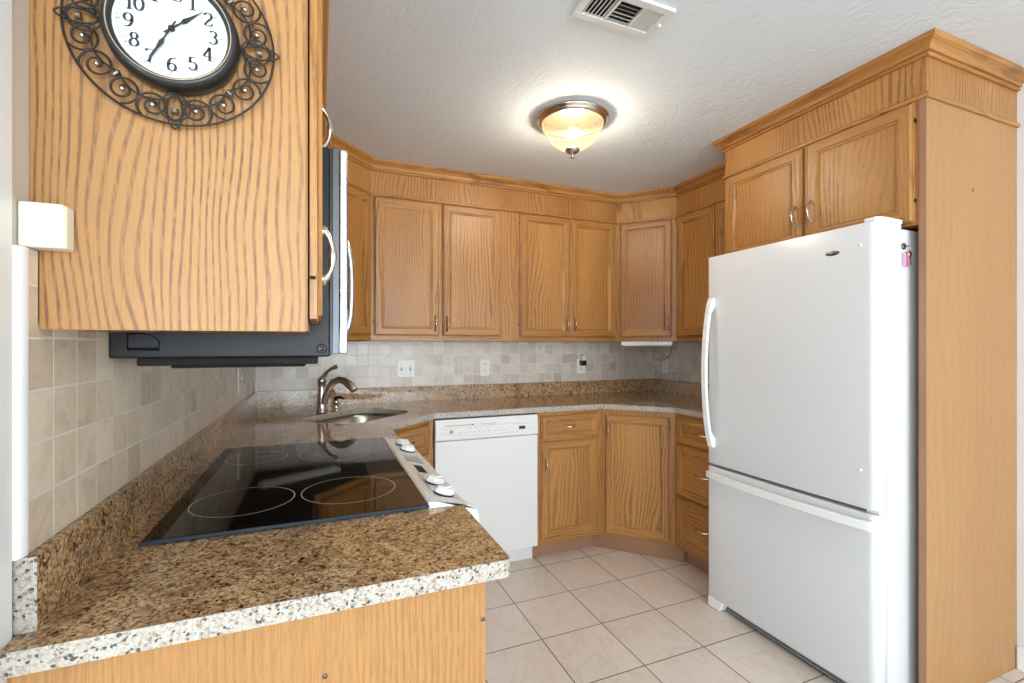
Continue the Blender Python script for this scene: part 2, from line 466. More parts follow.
for y in (-7.25, -6.23, -5.21): w.box(-2.98, -2.92, y, y + 0.06, 0.45, 2.22)
for z in (0.45, 2.16): w.box(-2.98, -2.92, -7.25, -5.15, z, z + 0.06)
struct(w.build('added_window_2', 'white_trim'))  # unseen window, added to carry the side fill light
# white casing strip at the end of the left wall, bullnose tile edging, baseboard
struct(MB().box(0, 0.004, -2.46, -2.346, 0, ZC).build('trim_1', 'white_trim'))
bn = MB(); prof = [(0.0, -2.345)] + [(0.002 + 0.0095 * math.sin(a), -2.3275 - 0.0175 * math.cos(a)) for a in [PI / 2 * i / 6 for i in range(7)]] + [(0.0, -2.327)]
bn.prism(prof, 1.0095, 1.404)
struct(bn.build('trim_2', 'white_trim'))
struct(MB().box(XR - 0.014, XR, -9.2, FY0 - 0.002, 0, 0.09).build('baseboard_right', 'white_trim', bevel=0.004))

# tiled splash areas on the three walls
tl = MB()
tl.extrude([(0.0005, -2.327, 1.0095), (0.0005, -0.011, 1.0095), (0.0005, -0.011, ZB - 0.001), (0.0005, NB - 0.002, ZB - 0.001), (0.0005, NB - 0.002, 1.404), (0.0005, -2.327, 1.404)], (0.0095, 0, 0))
tag(tl.build('tile_backsplash', 'tile_left'), 'tan square stone tiles covering the left wall behind the cooktop', 'tile backsplash')
tag(MB().box(0.0005, XR - 0.0005, -0.0105, -0.0005, 1.0095, ZB - 0.001).build('tile_backsplash', 'tile_back'), 'cream square stone tiles on the back wall behind the faucet and dishwasher', 'tile backsplash')
tag(MB().box(XR - 0.0105, XR - 0.0005, -1.29, -0.011, 1.0095, ZB - 0.001).build('tile_backsplash', 'tile_right'), 'shaded stone tiles on the short right wall beside the refrigerator', 'tile backsplash')

# ------------------------------------------------------------------ cabinet doors, drawer fronts and pulls
def pull(parent, c, along, n, L=0.100, name='handle', bow=0.024):
    """bow pull; c = centre on the surface, along = direction, n = outward"""
    c, a, n = Vector(c), Vector(along).normalized(), Vector(n).normalized()
    m = MB(); K = 16; pts = []; rr = []
    for i in range(K + 1):
        t = -1 + 2 * i / K
        pts.append(c + a * (t * L * 0.40) + n * (0.004 + bow * (1 - abs(t) ** 2.6)))
        rr.append(0.0042 + 0.0022 * math.exp(-(t / 0.22) ** 2) + 0.0022 * math.exp(-((abs(t) - 1) / 0.16) ** 2))
    m.tube(pts, rr, 8)
    for sgn in (-1, 1):
        e = c + a * (sgn * L * 0.40)
        m.lathe([(0.0075, 0), (0.0075, 0.002), (0.005, 0.006), (0.0001, 0.008)], e, n, 12)
        m.tube([e + n * 0.002, e + a * (sgn * 0.006) + n * 0.003, e + a * (sgn * L * 0.1) + n * 0.002], [0.006, 0.0045, 0.0015], 8)
    return m.build(name, 'nickel', parent)

HP = [(0, 0), (0, 0.011), (0.005, 0.013), (0.008, 0.019), (0.040, 0.019), (0.0425, 0.0175), (0.044, 0.0140), (0.0515, 0.0122), (0.0525, 0.0085), (0.056, 0.0085)]
def front(parent, o, u, n, w0, w1, z0, z1, name='door', hside=None, hz=None, fw=None, handle='v', hw=None, vert='oak_z', horiz=None, hinge=None, bow=0.024):
    """framed door or drawer front. frame: origin o on face plane, u along the face, n outward"""
    u, n = Vector((u[0], u[1], 0)).normalized(), Vector((n[0], n[1], 0)).normalized()
    o = V(o[0], o[1], 0)
    if horiz is None: horiz = 'oak_x' if abs(u.x) > abs(u.y) - 1e-6 else 'oak_y'
    k = 1.0 if fw is None else fw / 0.056
    P = [(d * k, h + 0.001) for d, h in HP]
    m = MB(); Wd, H = w1 - w0, z1 - z0
    def pt(d, h, c):
        a = w0 + d if c in (0, 3) else w1 - d
        z = z0 + d if c in (0, 1) else z1 - d
        return o + u * a + n * h + V(0, 0, z)
    for e, (c0, c1) in enumerate(((0, 1), (1, 2), (2, 3), (3, 0))):
        vs = [pt(d, h, c0) for d, h in P] + [pt(d, h, c1) for d, h in P]
        K = len(P)
        m.add(vs, [(i, i + 1, K + i + 1, K + i) for i in range(K - 1)], 1 if e in (0, 2) else 0)
    m.add([pt(0, 0.001, c) for c in range(4)], [(0, 1, 2, 3)], 0)
    d = m.build(name, [vert, horiz], parent)
    pd, ph = P[-1]
    is_dr = name == 'drawer'
    pn = MB().obox(o, u, n, w0 + pd - 0.0015, w1 - pd + 0.0015, 0.002, ph + 0.0018, z0 + pd - 0.0015, z1 - pd + 0.0015)
    pn.build('panel', horiz if is_dr else vert, d, bevel=0.0015, seg=1)
    if hinge is not None:
        for zz in (z0 + 0.07, z1 - 0.07):
            a = w0 - 0.004 if hinge == 0 else w1 + 0.001
            MB().obox(o, u, n, a, a + 0.003, 0.0, 0.010, zz, zz + 0.012).build('hinge', 'dark', d)
    if handle == 'v' and hside is not None:
        a = (w0 + 0.024) if hside == 0 else (w1 - 0.024)
        c = o + u * a + n * 0.020; c.z = hz
        pull(d, c, (0, 0, 1), n, bow=bow)
    elif handle == 'h':
        c = o + u * ((w0 + w1) / 2 if hw is None else hw) + n * (ph + 0.002); c.z = (z0 + z1) / 2 if hz is None else hz
        pull(d, c, u, n)
    return d

def carcass(parent, poly, z0, z1, mat='oak_z', name='body'):
    return MB().prism(poly, z0, z1).build(name, mat, parent, bevel=0.0012, seg=1)

# --- upper cabinets
ucab = 'oak upper cabinets'
# nearest one, its big side panel carries the clock
c = thing('wall_cabinet', 'narrow oak upper cabinet whose large grained side panel carries the clock', 'cabinet', (0.17, -2.19, ZB))
MB().box(0.0105, UX, NB + 0.006, MW0 - 0.001, ZB - 0.006, ZT).build('body', 'oak_z', c)
MB().extrude([(0.0105, NB, 1.300), (UX - 0.003, NB, 1.301), (UX - 0.003, NB, ZC - 0.001), (0.0005, NB, ZC - 0.001), (0.0005, NB, 1.405), (0.0105, NB, 1.405)], (0, 0.006, 0)).build('side_panel', 'oak_panel', c)
d = front(c, (UX + 0.002, 0), (0, 1), (1, 0), NB + 0.004, MW0 - 0.008, 1.322, 2.136, hside=0, hz=1.430, bow=0.013)
MB().box(UX + 0.001, UX + 0.012, NB + 0.001, NB + 0.004, 1.386, 1.391).build('hinge', 'dark', d)
# above microwave
c = thing('wall_cabinet', 'short oak cabinet directly above the microwave', 'cabinet', (0.17, -1.7, 1.69), )
MB().box(0.0005, UX, MW0 + 0.001, MW1 - 0.001, 1.692, ZT).build('body', 'oak_z', c)
ym = (MW0 + MW1) / 2
front(c, (UX, 0), (0, 1), (1, 0), MW0 + 0.006, ym - 0.004, 1.700, 2.136, hside=0, hz=1.740, bow=0.014)
front(c, (UX, 0), (0, 1), (1, 0), ym + 0.004, MW1 - 0.006, 1.700, 2.136, hside=0, hz=1.740, bow=0.014)
# left run beyond microwave
c = thing('wall_cabinet', 'oak upper cabinet on the left wall past the microwave', 'cabinet', (0.17, -0.97, ZB))
MB().box(0.0105, UX, MW1 + 0.001, DL0[1] - 0.001, ZB, ZT).build('body', 'oak_z', c)
ym = (MW1 + DL0[1]) / 2
front(c, (UX, 0), (0, 1), (1, 0), MW1 + 0.03, ym - 0.003, 1.336, 2.136, hside=1, hz=1.43)
front(c, (UX, 0), (0, 1), (1, 0), ym + 0.003, DL0[1] - 0.02, 1.336, 2.136, hside=0, hz=1.43)
# left diagonal corner
c = thing('corner_wall_cabinet', 'oak diagonal corner cabinet partly hidden behind the microwave door', 'cabinet', (0.3, -0.3, ZB))
carcass(c, [(0.0105, DL0[1]), DL0, DL1, (DL1[0], -0.011), (0.0105, -0.011)], ZB, ZT)
L = math.dist(DL0, DL1)
front(c, DL0, (1, 1), (1, -1), 0.035, L - 0.012, 1.338, 2.137, vert='oak_zl', horiz='oak_xl')
MB().box(0.02, UX - 0.01, MW1 + 0.01, DL0[1] - 0.002, ZB - 0.002, ZB - 0.0002).build('underside_shade', 'under_shade', c)  # thin dark sheets stand in for the shade under the left cabinets
MB().prism([(0.02, DL0[1]), (DL0[0] - 0.01, DL0[1]), (DL1[0] - 0.01, DL1[1] + 0.015), (DL1[0] - 0.01, -0.02), (0.02, -0.02)], ZB - 0.002, ZB - 0.0002).build('underside_shade', 'under_shade', c)
bo, bu = (0.075, -0.380), V(0.41, 0.225, 0).normalized(); bn_ = V(bu.y, -bu.x, 0)
t = thing('under_cabinet_light', 'slim light bar under the left corner cabinet, mirrored in the black cooktop', 'light', (0.27, -0.27, 1.27))
MB().obox(bo, bu, bn_, 0.0, 0.44, -0.03, 0.03, 1.283, ZB - 0.0022).build('housing', 'white_plastic', t, bevel=0.003)
MB().obox(bo, bu, bn_, 0.01, 0.43, -0.024, 0.024, 1.276, 1.2828).build('diffuser', 'white_trim', t, bevel=0.003)
# two-door cabinet left
c = thing('wall_cabinet', 'oak two-door upper cabinet above the dishwasher', 'cabinet', (1.07, -0.16, ZB), ucab)
MB().box(DL1[0] + 0.0005, 1.514, UY, -0.011, ZB, ZT).build('body', 'oak_z', c)
front(c, (0, UY), (1, 0), (0, -1), 0.649, 1.026, 1.338, 2.136, hside=1, hz=1.412, hinge=0)
front(c, (0, UY), (1, 0), (0, -1), 1.050, 1.423, 1.338, 2.136, hside=0, hz=1.412)
MB().box(DL1[0] + 0.002, 1.435, UY - 0.0008, UY, ZB + 0.0003, ZB + 0.029).build('bottom_rail', 'oak_x', c)
MB().box(1.436, 1.513, UY - 0.003, UY, ZB + 0.001, 2.138).build('stile', 'oak_z', c)
# two-door cabinet right
c = thing('wall_cabinet', 'oak two-door upper cabinet on the back wall, the right one beside the diagonal corner', 'cabinet', (1.9, -0.16, ZB), ucab)
MB().box(1.5145, DR0[0] - 0.0005, UY, -0.011, ZB, ZT).build('body', 'oak_z', c)
front(c, (0, UY), (1, 0), (0, -1), 1.560, 1.922, 1.337, 2.136, hside=1, hz=1.425, hinge=0)
front(c, (0, UY), (1, 0), (0, -1), 1.932, 2.287, 1.337, 2.136, hside=0, hz=1.425)
MB().box(1.516, DR0[0] - 0.001, UY - 0.0008, UY, ZB + 0.0003, ZB + 0.028).build('bottom_rail', 'oak_x', c)
# right diagonal
c = thing('corner_wall_cabinet', 'oak diagonal corner cabinet above the thin under-cabinet light', 'cabinet', (2.6, -0.3, ZB))
carcass(c, [DR0, DR1, (XR - 0.011, DR1[1]), (XR - 0.011, -0.011), (DR0[0], -0.011)], ZB, ZT, 'oak_zr')
ud = (DR1[0] - DR0[0], DR1[1] - DR0[1]); L = math.hypot(*ud)
nd = (ud[1], -ud[0]); nd = (nd[0], nd[1])
front(c, DR0, ud, (ud[1], -ud[0]), 0.026, L - 0.030, 1.340, 2.134, hside=1, hz=1.425, vert='oak_zr', horiz='oak_xr')
# right run
c = thing('wall_cabinet', 'oak upper cabinet on the right wall half hidden behind the refrigerator', 'cabinet', (2.75, -0.95, ZB))
MB().box(URX, XR - 0.011, FY1 + 0.002, DR1[1] - 0.0005, ZB, ZT).build('body', 'oak_z', c)
front(c, (URX, 0), (0, -1), (-1, 0), 0.645, 0.955, 1.338, 2.136)
front(c, (URX, 0), (0, -1), (-1, 0), 0.965, 1.270, 1.338, 2.136)
# refrigerator cabinet
c = thing('refrigerator_cabinet', 'deep oak cabinet with two doors and pulls above the refrigerator', 'cabinet', (2.6, -1.73, 0))
MB().box(FX, XR - 0.001, -2.1425, FY1, 1.706, ZT).build('body', 'oak_z', c)
front(c, (FX, 0), (0, -1), (-1, 0), 1.320, 1.722, 1.715, 2.137, hside=1, hz=1.842)
front(c, (FX, 0), (0, -1), (-1, 0), 1.746, 2.134, 1.715, 2.137, hside=0, hz=1.846, hinge=1)
c = thing('refrigerator_side_panel', 'tall plain oak panel closing the near side of the refrigerator', 'side panel', (2.6, FY0, 0))
MB().box(FX, XR - 0.001, FY0, -2.143, 0.001, ZT).build('panel', 'oak_plain', c, bevel=0.001, seg=1)
MB().box(FX - 0.0008, FX, FY0 + 0.0006, -2.1436, 0.002, 2.139).build('edge_band', 'toe', c)
MB().lathe([(0.006, 0), (0.006, 0.002), (0.0001, 0.003)], (2.60, FY0, 1.855), (0, -1, 0), 12).build('screw_cap', 'screw', c)
c = thing('refrigerator_side_panel', 'tall oak panel between the refrigerator and the three-drawer cabinet', 'side panel', (2.6, FY1, 0))
MB().box(FX, XR - 0.001, FY1 - 0.022, FY1, 0.001, 1.705).build('panel', 'oak_z', c)

# --- fascia, rail and crown
CROWN = [(-0.018, 2.284), (0.008, 2.284), (0.0115, 2.287), (0.0115, 2.292), (0.008, 2.295), (0.008, 2.2975), (0.016, 2.2985), (0.0165, 2.304), (0.021, 2.313), (0.029, 2.320), (0.034, 2.322), (0.034, 2.325), (0.041, 2.328), (0.0445, 2.333), (0.046, 2.3345), (0.046, ZC - 0.0005), (-0.018, ZC - 0.0005)]
RAIL = [(-0.002, 2.1505), (-0.002, 2.141), (0.006, 2.141), (0.0095, 2.144), (0.0095, 2.155), (0.006, 2.159), (-0.002, 2.159)]
FASC = [(-0.018, 2.159), (0.0, 2.159), (0.0, 2.2855), (-0.018, 2.2855)]
def crown(path, horiz, label):
    t = thing('crown_moulding', label, 'moulding', (path[1][0], path[1][1], 2.15))
    MB().sweep([(-0.018, 2.1505), (0.0, 2.1505), (0.0, 2.2855), (-0.018, 2.2855)], path).build('fascia_board', 'oak_z', t)
    MB().sweep([(0.0002, 2.1505), (0.0002, 2.141), (0.006, 2.141), (0.0095, 2.144), (0.0095, 2.155), (0.006, 2.159), (0.0002, 2.159)], path, mis=horiz).build('light_rail', ['oak_x', 'oak_y'], t)
    MB().sweep(CROWN, path, mis=horiz).build('crown', ['oak_x', 'oak_y'], t)
crown([(UX, NB + 0.008), DL0, DL1, DR0, DR1, (URX, FY1 + 0.002)], [1, 0, 0, 0, 1], 'long oak crown moulding and fascia bending around the low cabinet tops at the ceiling')
crown([(XR - 0.02, FY1), (FX, FY1), (FX, FY0), (XR - 0.001, FY0)], [0, 1, 0], 'oak crown moulding and fascia wrapping the deep refrigerator cabinet')

# --- base cabinets
TK = 0.100
def toe(parent, poly): MB().prism(poly, 0.001, TK).build('toe_kick', 'toe', parent)
c = thing('base_cabinet', 'near oak base cabinet under the end of the counter beside the cooktop', 'cabinet', (0.3, -2.2, 0))
MB().box(0.005, 0.601, -2.352, RY0 - 0.002, 0.001, CT - CTH - 0.001).build('body', 'oak_y', c)
MB().box(0.005, 0.6225, -2.3575, -2.3525, 0.001, CT - CTH - 0.001).build('end_panel', 'oak_end', c)
front(c, (0.602, 0), (0, 1), (1, 0), -2.340, RY0 - 0.012, 0.115, 0.700, hside=1, hz=0.62)
front(c, (0.602, 0), (0, 1), (1, 0), -2.340, RY0 - 0.012, 0.718, 0.862, name='drawer', fw=0.035, handle='h')
for p in ((0.617, 0.808), (0.335, 0.760), (0.365, 0.778)):
    MB().lathe([(0.004, 0), (0.004, 0.001), (0.0001, 0.0014)], (p[0], -2.3575, p[1]), (0, -1, 0), 10).build('screw', 'screw', c)
c = thing('base_cabinet', 'oak base cabinet on the left wall between cooktop and sink', 'cabinet', (0.3, -1.07, 0))
MB().box(0.005, BX, RY1 + 0.002, -0.899, TK, CT - CTH - 0.001).build('body', 'oak_y', c)
toe(c, [(0.005, RY1 + 0.002), (BX - 0.07, RY1 + 0.002), (BX - 0.07, -0.899), (0.005, -0.899)])
front(c, (BX, 0), (0, 1), (1, 0), RY1 + 0.03, -0.93, 0.115, 0.700, hside=1, hz=0.62)
front(c, (BX, 0), (0, 1), (1, 0), RY1 + 0.03, -0.93, 0.718, 0.862, name='drawer', fw=0.035, handle='h')
c = thing('sink_base_cabinet', 'oak diagonal sink base between the cooktop knobs and the dishwasher', 'cabinet', (0.5, -0.5, 0))
A0, A1 = (BX, -0.897), (0.907, BY)
body = MB()
body.prism([(A0[0] - 0.02, A0[1] + 0.0), A0, A1, (A1[0] + 0.022, BY), (A1[0] + 0.022, BY + 0.02), (A1[0] - 0.01, BY + 0.02)], TK, CT - CTH - 0.001)
body.build('face_frame', 'oak_z', c)
MB().prism([(0.005, -0.896), (A0[0] - 0.021, -0.896), (A1[0] - 0.012, BY + 0.021), (0.930, BY + 0.021), (0.930, -0.005), (0.005, -0.005)], TK, 0.68).build('body', 'oak_z', c)
toe(c, [(BX - 0.07, -0.897), (BX - 0.07 + 0.001, -0.90), (0.93, BY + 0.08), (0.93, BY + 0.10), (0.85, BY + 0.10)])
L = math.dist(A0, A1)
front(c, A0, (1, 1), (1, -1), 0.022, L - 0.022, 0.718, 0.858, name='drawer', fw=0.04, handle='h', vert='oak_zl', horiz='oak_xl')
front(c, A0, (1, 1), (1, -1), 0.022, L - 0.022, 0.115, 0.700, hside=1, hz=0.62, vert='oak_zl', horiz='oak_xl')
c = thing('base_cabinet', 'oak base cabinet with one drawer over one door beside the dishwasher', 'cabinet', (1.77, -0.3, 0))
MB().box(1.546, 1.997, -0.620, -0.005, TK, CT - CTH - 0.001).build('body', 'oak_z', c)
toe(c, [(1.546, -0.55), (1.965, -0.55), (1.965, -0.005), (1.546, -0.005)])
MB().box(1.5475, 1.996, -0.6208, -0.620, TK + 0.0003, TK + 0.030).build('bottom_rail', 'oak_x', c)
MB().box(1.5475, 1.996, -0.6208, -0.620, 0.8635, CT - CTH - 0.002).build('top_rail', 'oak_x', c)
front(c, (0, -0.620), (1, 0), (0, -1), 1.569, 1.958, 0.7245, 0.862, name='drawer', fw=0.040, handle='h', hw=1.757)
front(c, (0, -0.620), (1, 0), (0, -1), 1.569, 1.958, 0.131, 0.708, hside=0, hz=0.575)
c = thing('corner_base_cabinet', 'oak diagonal corner base cabinet with one tall door', 'cabinet', (2.4, -0.4, 0))
B0, B1 = (1.9975, -0.620), (BRX, -0.936)
carcass(c, [B0, B1, (XR - 0.005, B1[1]), (XR - 0.005, -0.005), (B0[0], -0.005)], TK, CT - CTH - 0.001, 'oak_zr')
toe(c, [(1.966, -0.549), (BRX + 0.05, -0.955), (2.7, -0.93), (2.7, -0.02), (1.966, -0.02)])
ub = (B1[0] - B0[0], B1[1] - B0[1]); L = math.hypot(*ub)
front(c, B0, ub, (ub[1], -ub[0]), 0.026, L - 0.032, 0.118, 0.853, hside=0, hz=0.757, hinge=1, vert='oak_zr', horiz='oak_xr')
c = thing('drawer_cabinet', 'oak base cabinet with a stack of three drawers beside the refrigerator', 'cabinet', (2.6, -1.13, 0))
MB().box(BRX, XR - 0.005, FY1 + 0.002, B1[1] - 0.001, TK, CT - CTH - 0.001).build('body', 'oak_z', c)
toe(c, [(BRX + 0.07, -0.96), (BRX + 0.07, FY1 + 0.002), (XR - 0.01, FY1 + 0.002), (XR - 0.01, -0.94)])
for z0, z1 in ((0.7185, 0.8585), (0.4167, 0.705), (0.131, 0.403)):
    front(c, (BRX, 0), (0, -1), (-1, 0), 0.966, 1.285, z0, z1, name='drawer', fw=0.045, handle='h', hw=1.155)

# ------------------------------------------------------------------ countertop, sink, faucet
outer = [(0.0045, -2.381)] + arc((0.662 - 0.012, -2.382 + 0.012), 0.012, -PI / 2, 0, 4) + [(0.662, RY0), (0.060, RY0), (0.060, RY1), (0.65, RY1),
         (0.65, -0.91), (0.93, -0.631), (1.992, -0.631), (2.287, -0.942), (2.287, FY1 + 0.002), (XR - 0.001, FY1 + 0.002), (XR - 0.001, -0.001), (0.0045, -0.001)]
e1, e2 = V(R2, R2), V(R2, -R2)
def rrect(ca, cb, ha, hb, r, n=6):
    out = []
    for sx, sy, a0 in ((1, 1, 0), (-1, 1, PI / 2), (-1, -1, PI), (1, -1, 3 * PI / 2)):
        for i in range(n + 1):
            a = a0 + PI / 2 * i / n
            out.append((ca + sx * (ha - r) + r * math.cos(a), cb + sy * (hb - r) + r * math.sin(a)))
    return out
def emap(p): q = e1 * p[0] + e2 * p[1]; return (q.x, q.y)
hole = [emap(p) for p in rrect(0.003, 0.765, 0.258, 0.190, 0.11)]
t = thing('countertop', 'brown speckled granite countertop wrapping the kitchen from the near end to the refrigerator', 'countertop', (1.4, -0.3, CT - CTH))
slab = MB(); tri = tessellate_polygon([[V(p[0], p[1], 0) for p in outer], [V(p[0], p[1], 0) for p in hole]])
allp = outer + hole; n = len(allp)
slab.add([(p[0], p[1], CT) for p in allp], [tuple(f) for f in tri], 0)
slab.add([(p[0], p[1], CT - CTH) for p in allp], [tuple(reversed(f)) for f in tri], 1)
for loop, hol in ((outer, False), (hole, True)):
    k = len(loop)
    for i in range(k):
        a, b = loop[i], loop[(i + 1) % k]
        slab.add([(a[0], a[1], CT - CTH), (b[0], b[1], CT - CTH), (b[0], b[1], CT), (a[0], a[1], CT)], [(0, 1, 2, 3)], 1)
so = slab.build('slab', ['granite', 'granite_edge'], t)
bm = bmesh.new(); bm.from_mesh(so.data); bmesh.ops.remove_doubles(bm, verts=bm.verts, dist=1e-5); bmesh.ops.recalc_face_normals(bm, faces=bm.faces); bm.to_mesh(so.data); bm.free()
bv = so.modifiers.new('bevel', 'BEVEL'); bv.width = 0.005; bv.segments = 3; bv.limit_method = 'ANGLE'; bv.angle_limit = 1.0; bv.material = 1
sp = MB(); sp.box(0.0005, 0.024, -2.337, -0.0005, CT, 1.009)
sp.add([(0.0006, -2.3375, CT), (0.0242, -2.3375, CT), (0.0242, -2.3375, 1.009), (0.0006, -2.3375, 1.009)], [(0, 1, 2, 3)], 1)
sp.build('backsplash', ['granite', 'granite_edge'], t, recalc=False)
MB().box(0.0245, XR - 0.0245, -0.024, -0.0005, CT, 1.009).build('backsplash', 'granite', t)
MB().box(XR - 0.024, XR - 0.0005, FY1 + 0.003, -0.0005, CT, 1.009).build('backsplash', 'granite', t)

t = thing('sink', 'undermount stainless steel sink basin set in the corner counter', 'sink', (emap((0, 0.765))[0], emap((0, 0.765))[1], 0.70))
bs = MB(); rings = []
for ha, hb, r, z in ((0.285, 0.217, 0.12, CT - CTH - 0.002), (0.262, 0.194, 0.112, CT - CTH - 0.002), (0.258, 0.190, 0.11, 0.86), (0.245, 0.177, 0.10, 0.72), (0.225, 0.157, 0.09, 0.700), (0.04, 0.035, 0.03, 0.694)):
    rings.append([(*emap(p), z) for p in rrect(0.003, 0.765, ha, hb, r)])
k = len(rings[0]); bs.add([p for r_ in rings for p in r_], [(i * k + j, i * k + (j + 1) % k, (i + 1) * k + (j + 1) % k, (i + 1) * k + j) for i in range(len(rings) - 1) for j in range(k)], 0, True)
bs.build('basin', 'sink', t, recalc=False)
MB().lathe([(0.04, 0.001), (0.036, 0.003), (0.03, 0.0), (0.0001, -0.001)], (*emap((0.003, 0.765)), 0.6945), (0, 0, 1), 20).build('drain', 'steel', t)

def path2(base, side, fwd, pts): return [V(base[0] + fwd.x * a + side.x * 0, base[1] + fwd.y * a, z) for a, z in pts]
fb = (0.371, -0.385)
t = thing('faucet', 'brushed nickel single-lever kitchen faucet arching over the sink', 'faucet', (fb[0], fb[1], CT))
fd = V(R2, -R2)
MB().lathe([(0.0001, 0), (0.028, 0), (0.028, 0.012), (0.024, 0.018), (0.023, 0.05), (0.021, 0.13), (0.020, 0.165), (0.0225, 0.168), (0.0225, 0.178), (0.020, 0.186), (0.0001, 0.190)], (fb[0], fb[1], CT), (0, 0, 1), 24).build('body', 'faucet', t)
fpt = lambda a, z, base=fb: V(base[0] + fd.x * a, base[1] + fd.y * a, CT + z)
sp_ = [(0.012, 0.050), (0.026, 0.095), (0.048, 0.138), (0.080, 0.170), (0.118, 0.184), (0.155, 0.178), (0.190, 0.158), (0.214, 0.138), (0.222, 0.130)]
MB().tube([fpt(a, z) for a, z in sp_], [0.019, 0.019, 0.0185, 0.018, 0.0175, 0.019, 0.021, 0.0195, 0.016], 14).build('spout', 'faucet', t)
hd = MB().tube([fpt(0.0, 0.182), fpt(0.012, 0.198), fpt(0.035, 0.222), fpt(0.062, 0.240), fpt(0.092, 0.250)], [0.016, 0.011, 0.0085, 0.0085, 0.0095], 12)
hd.tube([fpt(0.092, 0.250), fpt(0.100, 0.251)], [0.0125, 0.0125], 12)
hd.build('lever', 'faucet', t)
sb = emap((0.085, 0.545))
t = thing('soap_dispenser', 'small metal soap pump right of the faucet', 'soap dispenser', (sb[0], sb[1], CT))
MB().lathe([(0.0001, 0), (0.021, 0), (0.019, 0.006), (0.013, 0.010), (0.012, 0.040), (0.0145, 0.042), (0.0145, 0.056), (0.010, 0.062), (0.0001, 0.064)], (sb[0], sb[1], CT), (0, 0, 1), 18).build('collar', 'nickel', t)
MB().tube([fpt(-0.012, 0.060, sb), fpt(0.0, 0.072, sb), fpt(0.03, 0.078, sb), fpt(0.055, 0.070, sb)], [0.008, 0.011, 0.008, 0.005], 10).build('nozzle', 'black', t)

# ------------------------------------------------------------------ range
t = thing('range', 'black glass slide-in electric range with white knobs along its front edge', 'range', (0.33, -1.66, 0))
MB().box(0.06, 0.640, RY0 + 0.004, RY1 - 0.004, 0.09, 0.880).build('body', 'white', t)
MB().box(0.10, 0.58, RY0 + 0.03, RY1 - 0.03, 0.001, 0.09).build('plinth', 'black', t)
MB().box(0.057, 0.583, RY0 - 0.004, RY1 + 0.004, 0.9165, 0.923).build('cooktop', 'glass_black', t, bevel=0.002)
MB().box(0.055, 0.585, RY0 - 0.007, RY0 - 0.0045, 0.9165, 0.9225).build('edge_trim', 'edge_reflection', t)
MB().box(0.100, 0.575, RY0 + 0.02, RY1 - 0.02, 0.881, 0.9163).build('burner_box', 'dark', t)
def flat_ring(c, r, w, z):
    m = MB(); n = 56; vs = []
    for i in range(n):
        a = 2 * PI * i / n; vs += [(c[0] + r * math.cos(a), c[1] + r * math.sin(a), z), (c[0] + (r + w) * math.cos(a), c[1] + (r + w) * math.sin(a), z)]
    m.add(vs, [(2 * i, 2 * i + 1, (2 * i + 3) % (2 * n), (2 * i + 2) % (2 * n)) for i in range(n)])
    return m
for c_, rs in (((0.198, -1.895), (0.104,)), ((0.427, -1.895), (0.108,)), ((0.176, -1.440), (0.085,)), ((0.420, -1.455), (0.123, 0.072))):
    m = MB()
    for r in rs:
        q = flat_ring(c_, r, 0.0025, 0.9234); m.add(q.v, q.f)
    m.build('burner_ring', 'burner_ring', t)
# sloped control console
cp = MB()
prof = [(0.583, 0.905), (0.584, 0.924), (0.592, 0.925), (0.600, 0.921), (0.675, 0.902), (0.690, 0.893), (0.694, 0.875), (0.690, 0.855), (0.640, 0.850), (0.640, 0.8795), (0.583, 0.8805)]
cp.extrude([(x, RY0 + 0.039, z) for x, z in prof], (0, RY1 - RY0 - 0.045, 0))
cp.build('control_panel', 'bisque', t, bevel=0.0015)
ec = MB(); prof2 = [(0.583, 0.9145), (0.583, 0.928), (0.600, 0.928), (0.676, 0.911), (0.696, 0.898), (0.702, 0.875), (0.697, 0.850), (0.6635, 0.850), (0.6635, 0.9145)]
ec.extrude([(x, RY0 - 0.006, z) for x, z in prof2], (0, 0.044, 0)); ec.build('end_cap', 'white_trim', t)
sl = V(0.245, 0, 0.97).normalized(); ta = V(0.97, 0, -0.245).normalized()
def cpt(x, y, h=0.0): return V(x, y, 0.921 - (x - 0.600) * (0.019 / 0.075)) + sl * h
for y in (-1.985, -1.885, -1.470, -1.365):
    k_ = MB(); c0 = cpt(0.642, y, 0.0005)
    k_.lathe([(0.0001, 0), (0.025, 0), (0.025, 0.003), (0.023, 0.004)], c0, sl, 20, 1)
    k_.lathe([(0.0245, 0.004), (0.026, 0.009), (0.024, 0.015), (0.015, 0.018), (0.0001, 0.0185)], c0, sl, 20, 0)
    # raised grip ridge across the knob
    a = V(0, 1, 0) * 0.7 + ta * 0.7; a.normalize(); b = sl.cross(a)
    vs = []
    for q, hh in ((-1, 0.014), (-0.7, 0.0215), (0.7, 0.0215), (1, 0.014)):
        for s_ in (-1, 1): vs.append(c0 + a * (0.025 * q) + b * (0.008 * s_) + sl * hh)
    for q in (-1, 1):
        for s_ in (-1, 1): vs.append(c0 + a * (0.025 * q) + b * (0.011 * s_) + sl * 0.006)
    k_.add(vs, [(0, 1, 3, 2), (2, 3, 5, 4), (4, 5, 7, 6), (0, 2, 4, 6, 10, 8), (1, 9, 11, 7, 5, 3), (0, 8, 9, 1), (6, 7, 11, 10), (8, 10, 11, 9)])
    k_.build('knob', ['white_trim', 'dark'], t)
def cquad(name, x0, x1, y0, y1, mat, skew=0.0, h=0.0006):
    m = MB(); m.add([cpt(x0, y0, h), cpt(x1, y0 + skew, h), cpt(x1, y1 + skew, h), cpt(x0, y1, h)], [(0, 1, 2, 3)])
    m.extrude([cpt(x0, y0, h), cpt(x1, y0 + skew, h), cpt(x1, y1 + skew, h), cpt(x0, y1, h)], -sl * (h * 0.9)); return m.build(name, mat, t)
